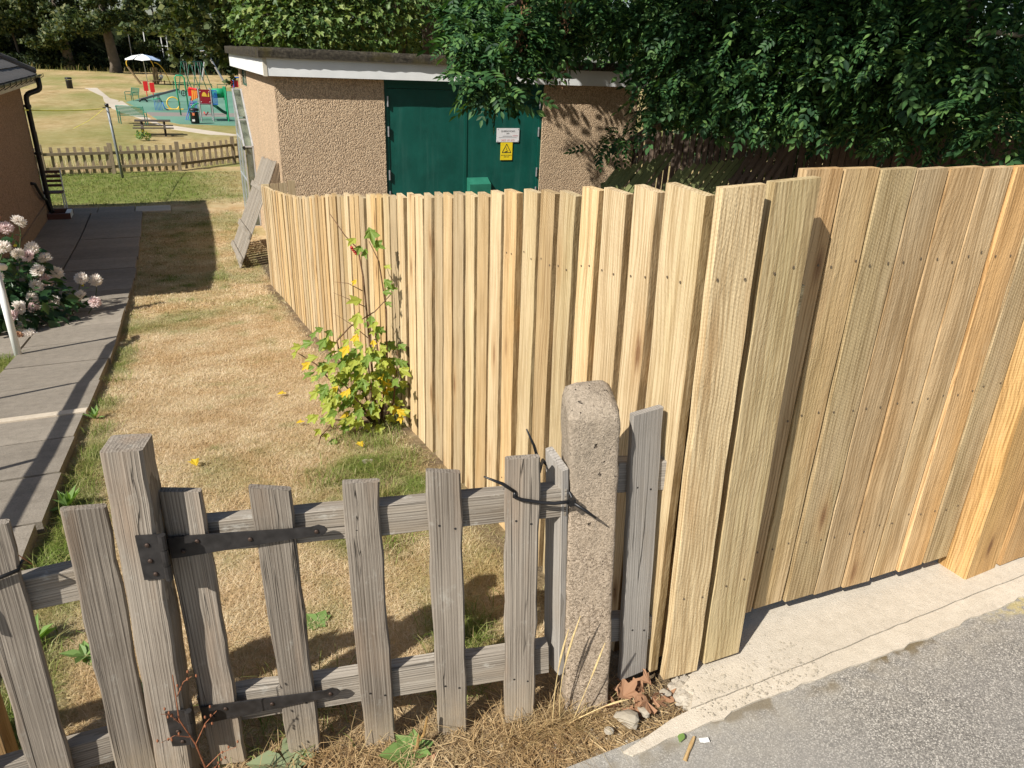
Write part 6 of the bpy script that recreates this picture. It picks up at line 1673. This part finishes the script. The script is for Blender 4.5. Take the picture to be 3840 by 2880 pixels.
    for dx, m in ((0, GRNP), (.10, GRNP)):
        MB().tube(bezier((1.38 + dx, 49.3, FZ), (1.42 + dx, 49.3, FZ + .9), (1.7 + dx, 49.3, FZ + 1.02), (2.0, 49.3, FZ + 1.02)), .035, 6).build('hand_rail', m, c, True)
    for i in range(6): MB().tube([(1.15 + .1*i, 50.0, FZ + .0), (1.35 + .1*i, 50.0, FZ + .5), (1.55 + .07*i, 50.0, FZ + 1.1)], .02, 4).build('net_rope', BLUEP, c)
    MB().tube([(2.2, 49.4, FZ + .55), (2.3, 49.4, FZ + .35), (2.45, 49.4, FZ + .55)], .04, 6).build('toy_bar', REDP, c, True)
    q = thing('green_arch', 'tall green tubular arch left of the climbing tower', 'play equipment', (1.2, 53.5, FZ))
    MB().tube([(1.0, 53.5, FZ), (.93, 53.5, FZ + 2.25), (1.02, 53.5, FZ + 2.38), (1.38, 53.5, FZ + 2.38), (1.47, 53.5, FZ + 2.25), (1.5, 53.5, FZ)], .045, 7).build('arch', GRNP, q, True)
    MB().tube([Vector((1.32 + .13*math.cos(a), 53.48, FZ + 1.35 + .17*math.sin(a))) for a in np.linspace(0, 2*math.pi, 15)], .03, 6).build('wheel', BLACKP, q, True)
    MB().bar((1.20, 53.48, FZ + 1.35), (1.44, 53.48, FZ + 1.35), .03).bar((1.32, 53.48, FZ + 1.19), (1.32, 53.48, FZ + 1.51), .03).build('spoke', BLACKP, q)
    q = thing('red_blue_frame', 'red panel on a blue tubular frame at the substation edge', 'play equipment', (6.9, 81, FZ))
    MB().box(6.4, 7.1, 81, 81.06, FZ + .55, FZ + 1.2).build('panel', REDP, q)
    MB().tube([(6.65, 80.9, FZ), (6.65, 80.9, FZ + 1.35), (6.75, 80.9, FZ + 1.45), (7.2, 80.9, FZ + 1.45), (7.3, 80.9, FZ + 1.3), (7.3, 80.9, FZ)], .06, 7).build('frame', BLUEP, q, True)
    # hidden-away details of the tower: shade-side planks
playground()

def person(label, p, pose, h, top_mat, leg_mat, face=(0, -1)):
    """one continuous skinned body; material split by height into clothes and skin"""
    p = Vector(p); k = h/1.2
    f = Vector((face[0], face[1], 0)).normalized(); s = Vector((-f.y, f.x, 0))
    J = {'pelvis': (0, 0, .50)}
    if pose == 'sit':
        J.update(chest=(.02, 0, .78), neck=(.0, 0, .92), head=(.02, 0, 1.04), headtop=(.02, 0, 1.12), lk=(.27, .09, .50), rk=(.27, -.09, .50), la=(.30, .09, .22), ra=(.30, -.09, .22), lf=(.38, .09, .19), rf=(.38, -.09, .19), ls=(.0, .15, .86), rs=(0, -.15, .86), le=(.05, .20, .68), re=(.05, -.20, .68), lh=(.20, .16, .66), rh=(.20, -.16, .66))
    else:
        J.update(chest=(.0, 0, .78), neck=(.0, 0, .92), head=(.01, 0, 1.04), headtop=(.01, 0, 1.13), lk=(.10, .08, .30), rk=(.0, -.08, .27), la=(.04, .08, .06), ra=(-.05, -.08, .05), lf=(.13, .08, .03), rf=(.05, -.08, .03), ls=(.0, .15, .86), rs=(0, -.15, .86), le=(.12, .20, .76), re=(.12, -.20, .74), lh=(.26, .14, .84), rh=(.26, -.14, .86))
    E_ = [('pelvis', 'chest'), ('chest', 'neck'), ('neck', 'head'), ('head', 'headtop'), ('pelvis', 'lk'), ('lk', 'la'), ('la', 'lf'), ('pelvis', 'rk'), ('rk', 'ra'), ('ra', 'rf'), ('chest', 'ls'), ('ls', 'le'), ('le', 'lh'), ('chest', 'rs'), ('rs', 're'), ('re', 'rh')]
    rad = dict(pelvis=.105, chest=.115, neck=.045, head=.085, headtop=.06, lk=.055, rk=.055, la=.035, ra=.035, lf=.03, rf=.03, ls=.05, rs=.05, le=.036, re=.036, lh=.028, rh=.028)
    names = list(J); V = [p + (f*J[n][0] + s*J[n][1] + Vector((0, 0, J[n][2])))*k for n in names]
    me = bpy.data.meshes.new('person'); me.from_pydata([tuple(v - p) for v in V], [(names.index(a), names.index(b)) for a, b in E_], [])
    tmp = bpy.data.objects.new('tmp', me); COL.objects.link(tmp)
    tmp.modifiers.new('skin', 'SKIN'); 
    for i, n in enumerate(names):
        sv = me.skin_vertices[0].data[i]; sv.radius = (rad[n]*k, rad[n]*k); sv.use_root = (n == 'pelvis')
    sb = tmp.modifiers.new('sub', 'SUBSURF'); sb.levels = 1; sb.render_levels = 1
    dg = bpy.context.evaluated_depsgraph_get(); body = bpy.data.meshes.new_from_object(tmp.evaluated_get(dg))
    bpy.data.objects.remove(tmp)
    body.materials.clear()
    for m in (SKIN, top_mat, leg_mat): body.materials.append(m)
    for poly in body.polygons:
        z = poly.center.z/k; x = poly.center.dot(f)/k
        poly.material_index = 1 if .56 < z < .90 and (x < .16) else 2 if .12 < z <= .56 else 0
    smooth(body)
    t = thing('person', label, 'person', p, kind=None)
    place(bpy.data.objects.new('body', body), Matrix.Translation(p), t)
    hm = bpy.data.meshes.new('hair'); bm = bmesh.new(); bmesh.ops.create_icosphere(bm, subdivisions=2, radius=.105*k)
    bmesh.ops.delete(bm, geom=[v for v in bm.verts if v.co.z < -.02*k and v.co.dot(f) > -.02*k], context='VERTS'); bm.to_mesh(hm); bm.free(); hm.materials.append(HAIR); smooth(hm)
    hp = p + (f*(J['head'][0] - .015) + Vector((0, 0, J['head'][2] + .03)))*k
    place(bpy.data.objects.new('hair', hm), Matrix.Translation(hp), t)
def stripes():
    t = NT('striped_top', .8, .2); z = t.n('SeparateXYZ', {0: t.obj()}).outputs[2]
    w = t.math('FRACT', t.math('MULTIPLY', z, 9.0)); t.color(t.mix(t.math('GREATER_THAN', w, .55), (.02, .02, .03), (.40, .16, .10))); return t.m
person('child in a dark striped top climbing onto the tower', (1.66, 50.6, FZ + .12), 'climb', 1.15, stripes(), CLOTHB, (.6, -.8))
person('person in a white top sitting under the shelter arch', (.30, 94.9, FZ + .02), 'sit', 1.35, CLOTHW, CLOTHB, (-.5, -.8))
print('objects', len(bpy.data.objects), 'tris ~', sum(len(o.data.polygons) for o in bpy.data.objects if o.type == 'MESH'))
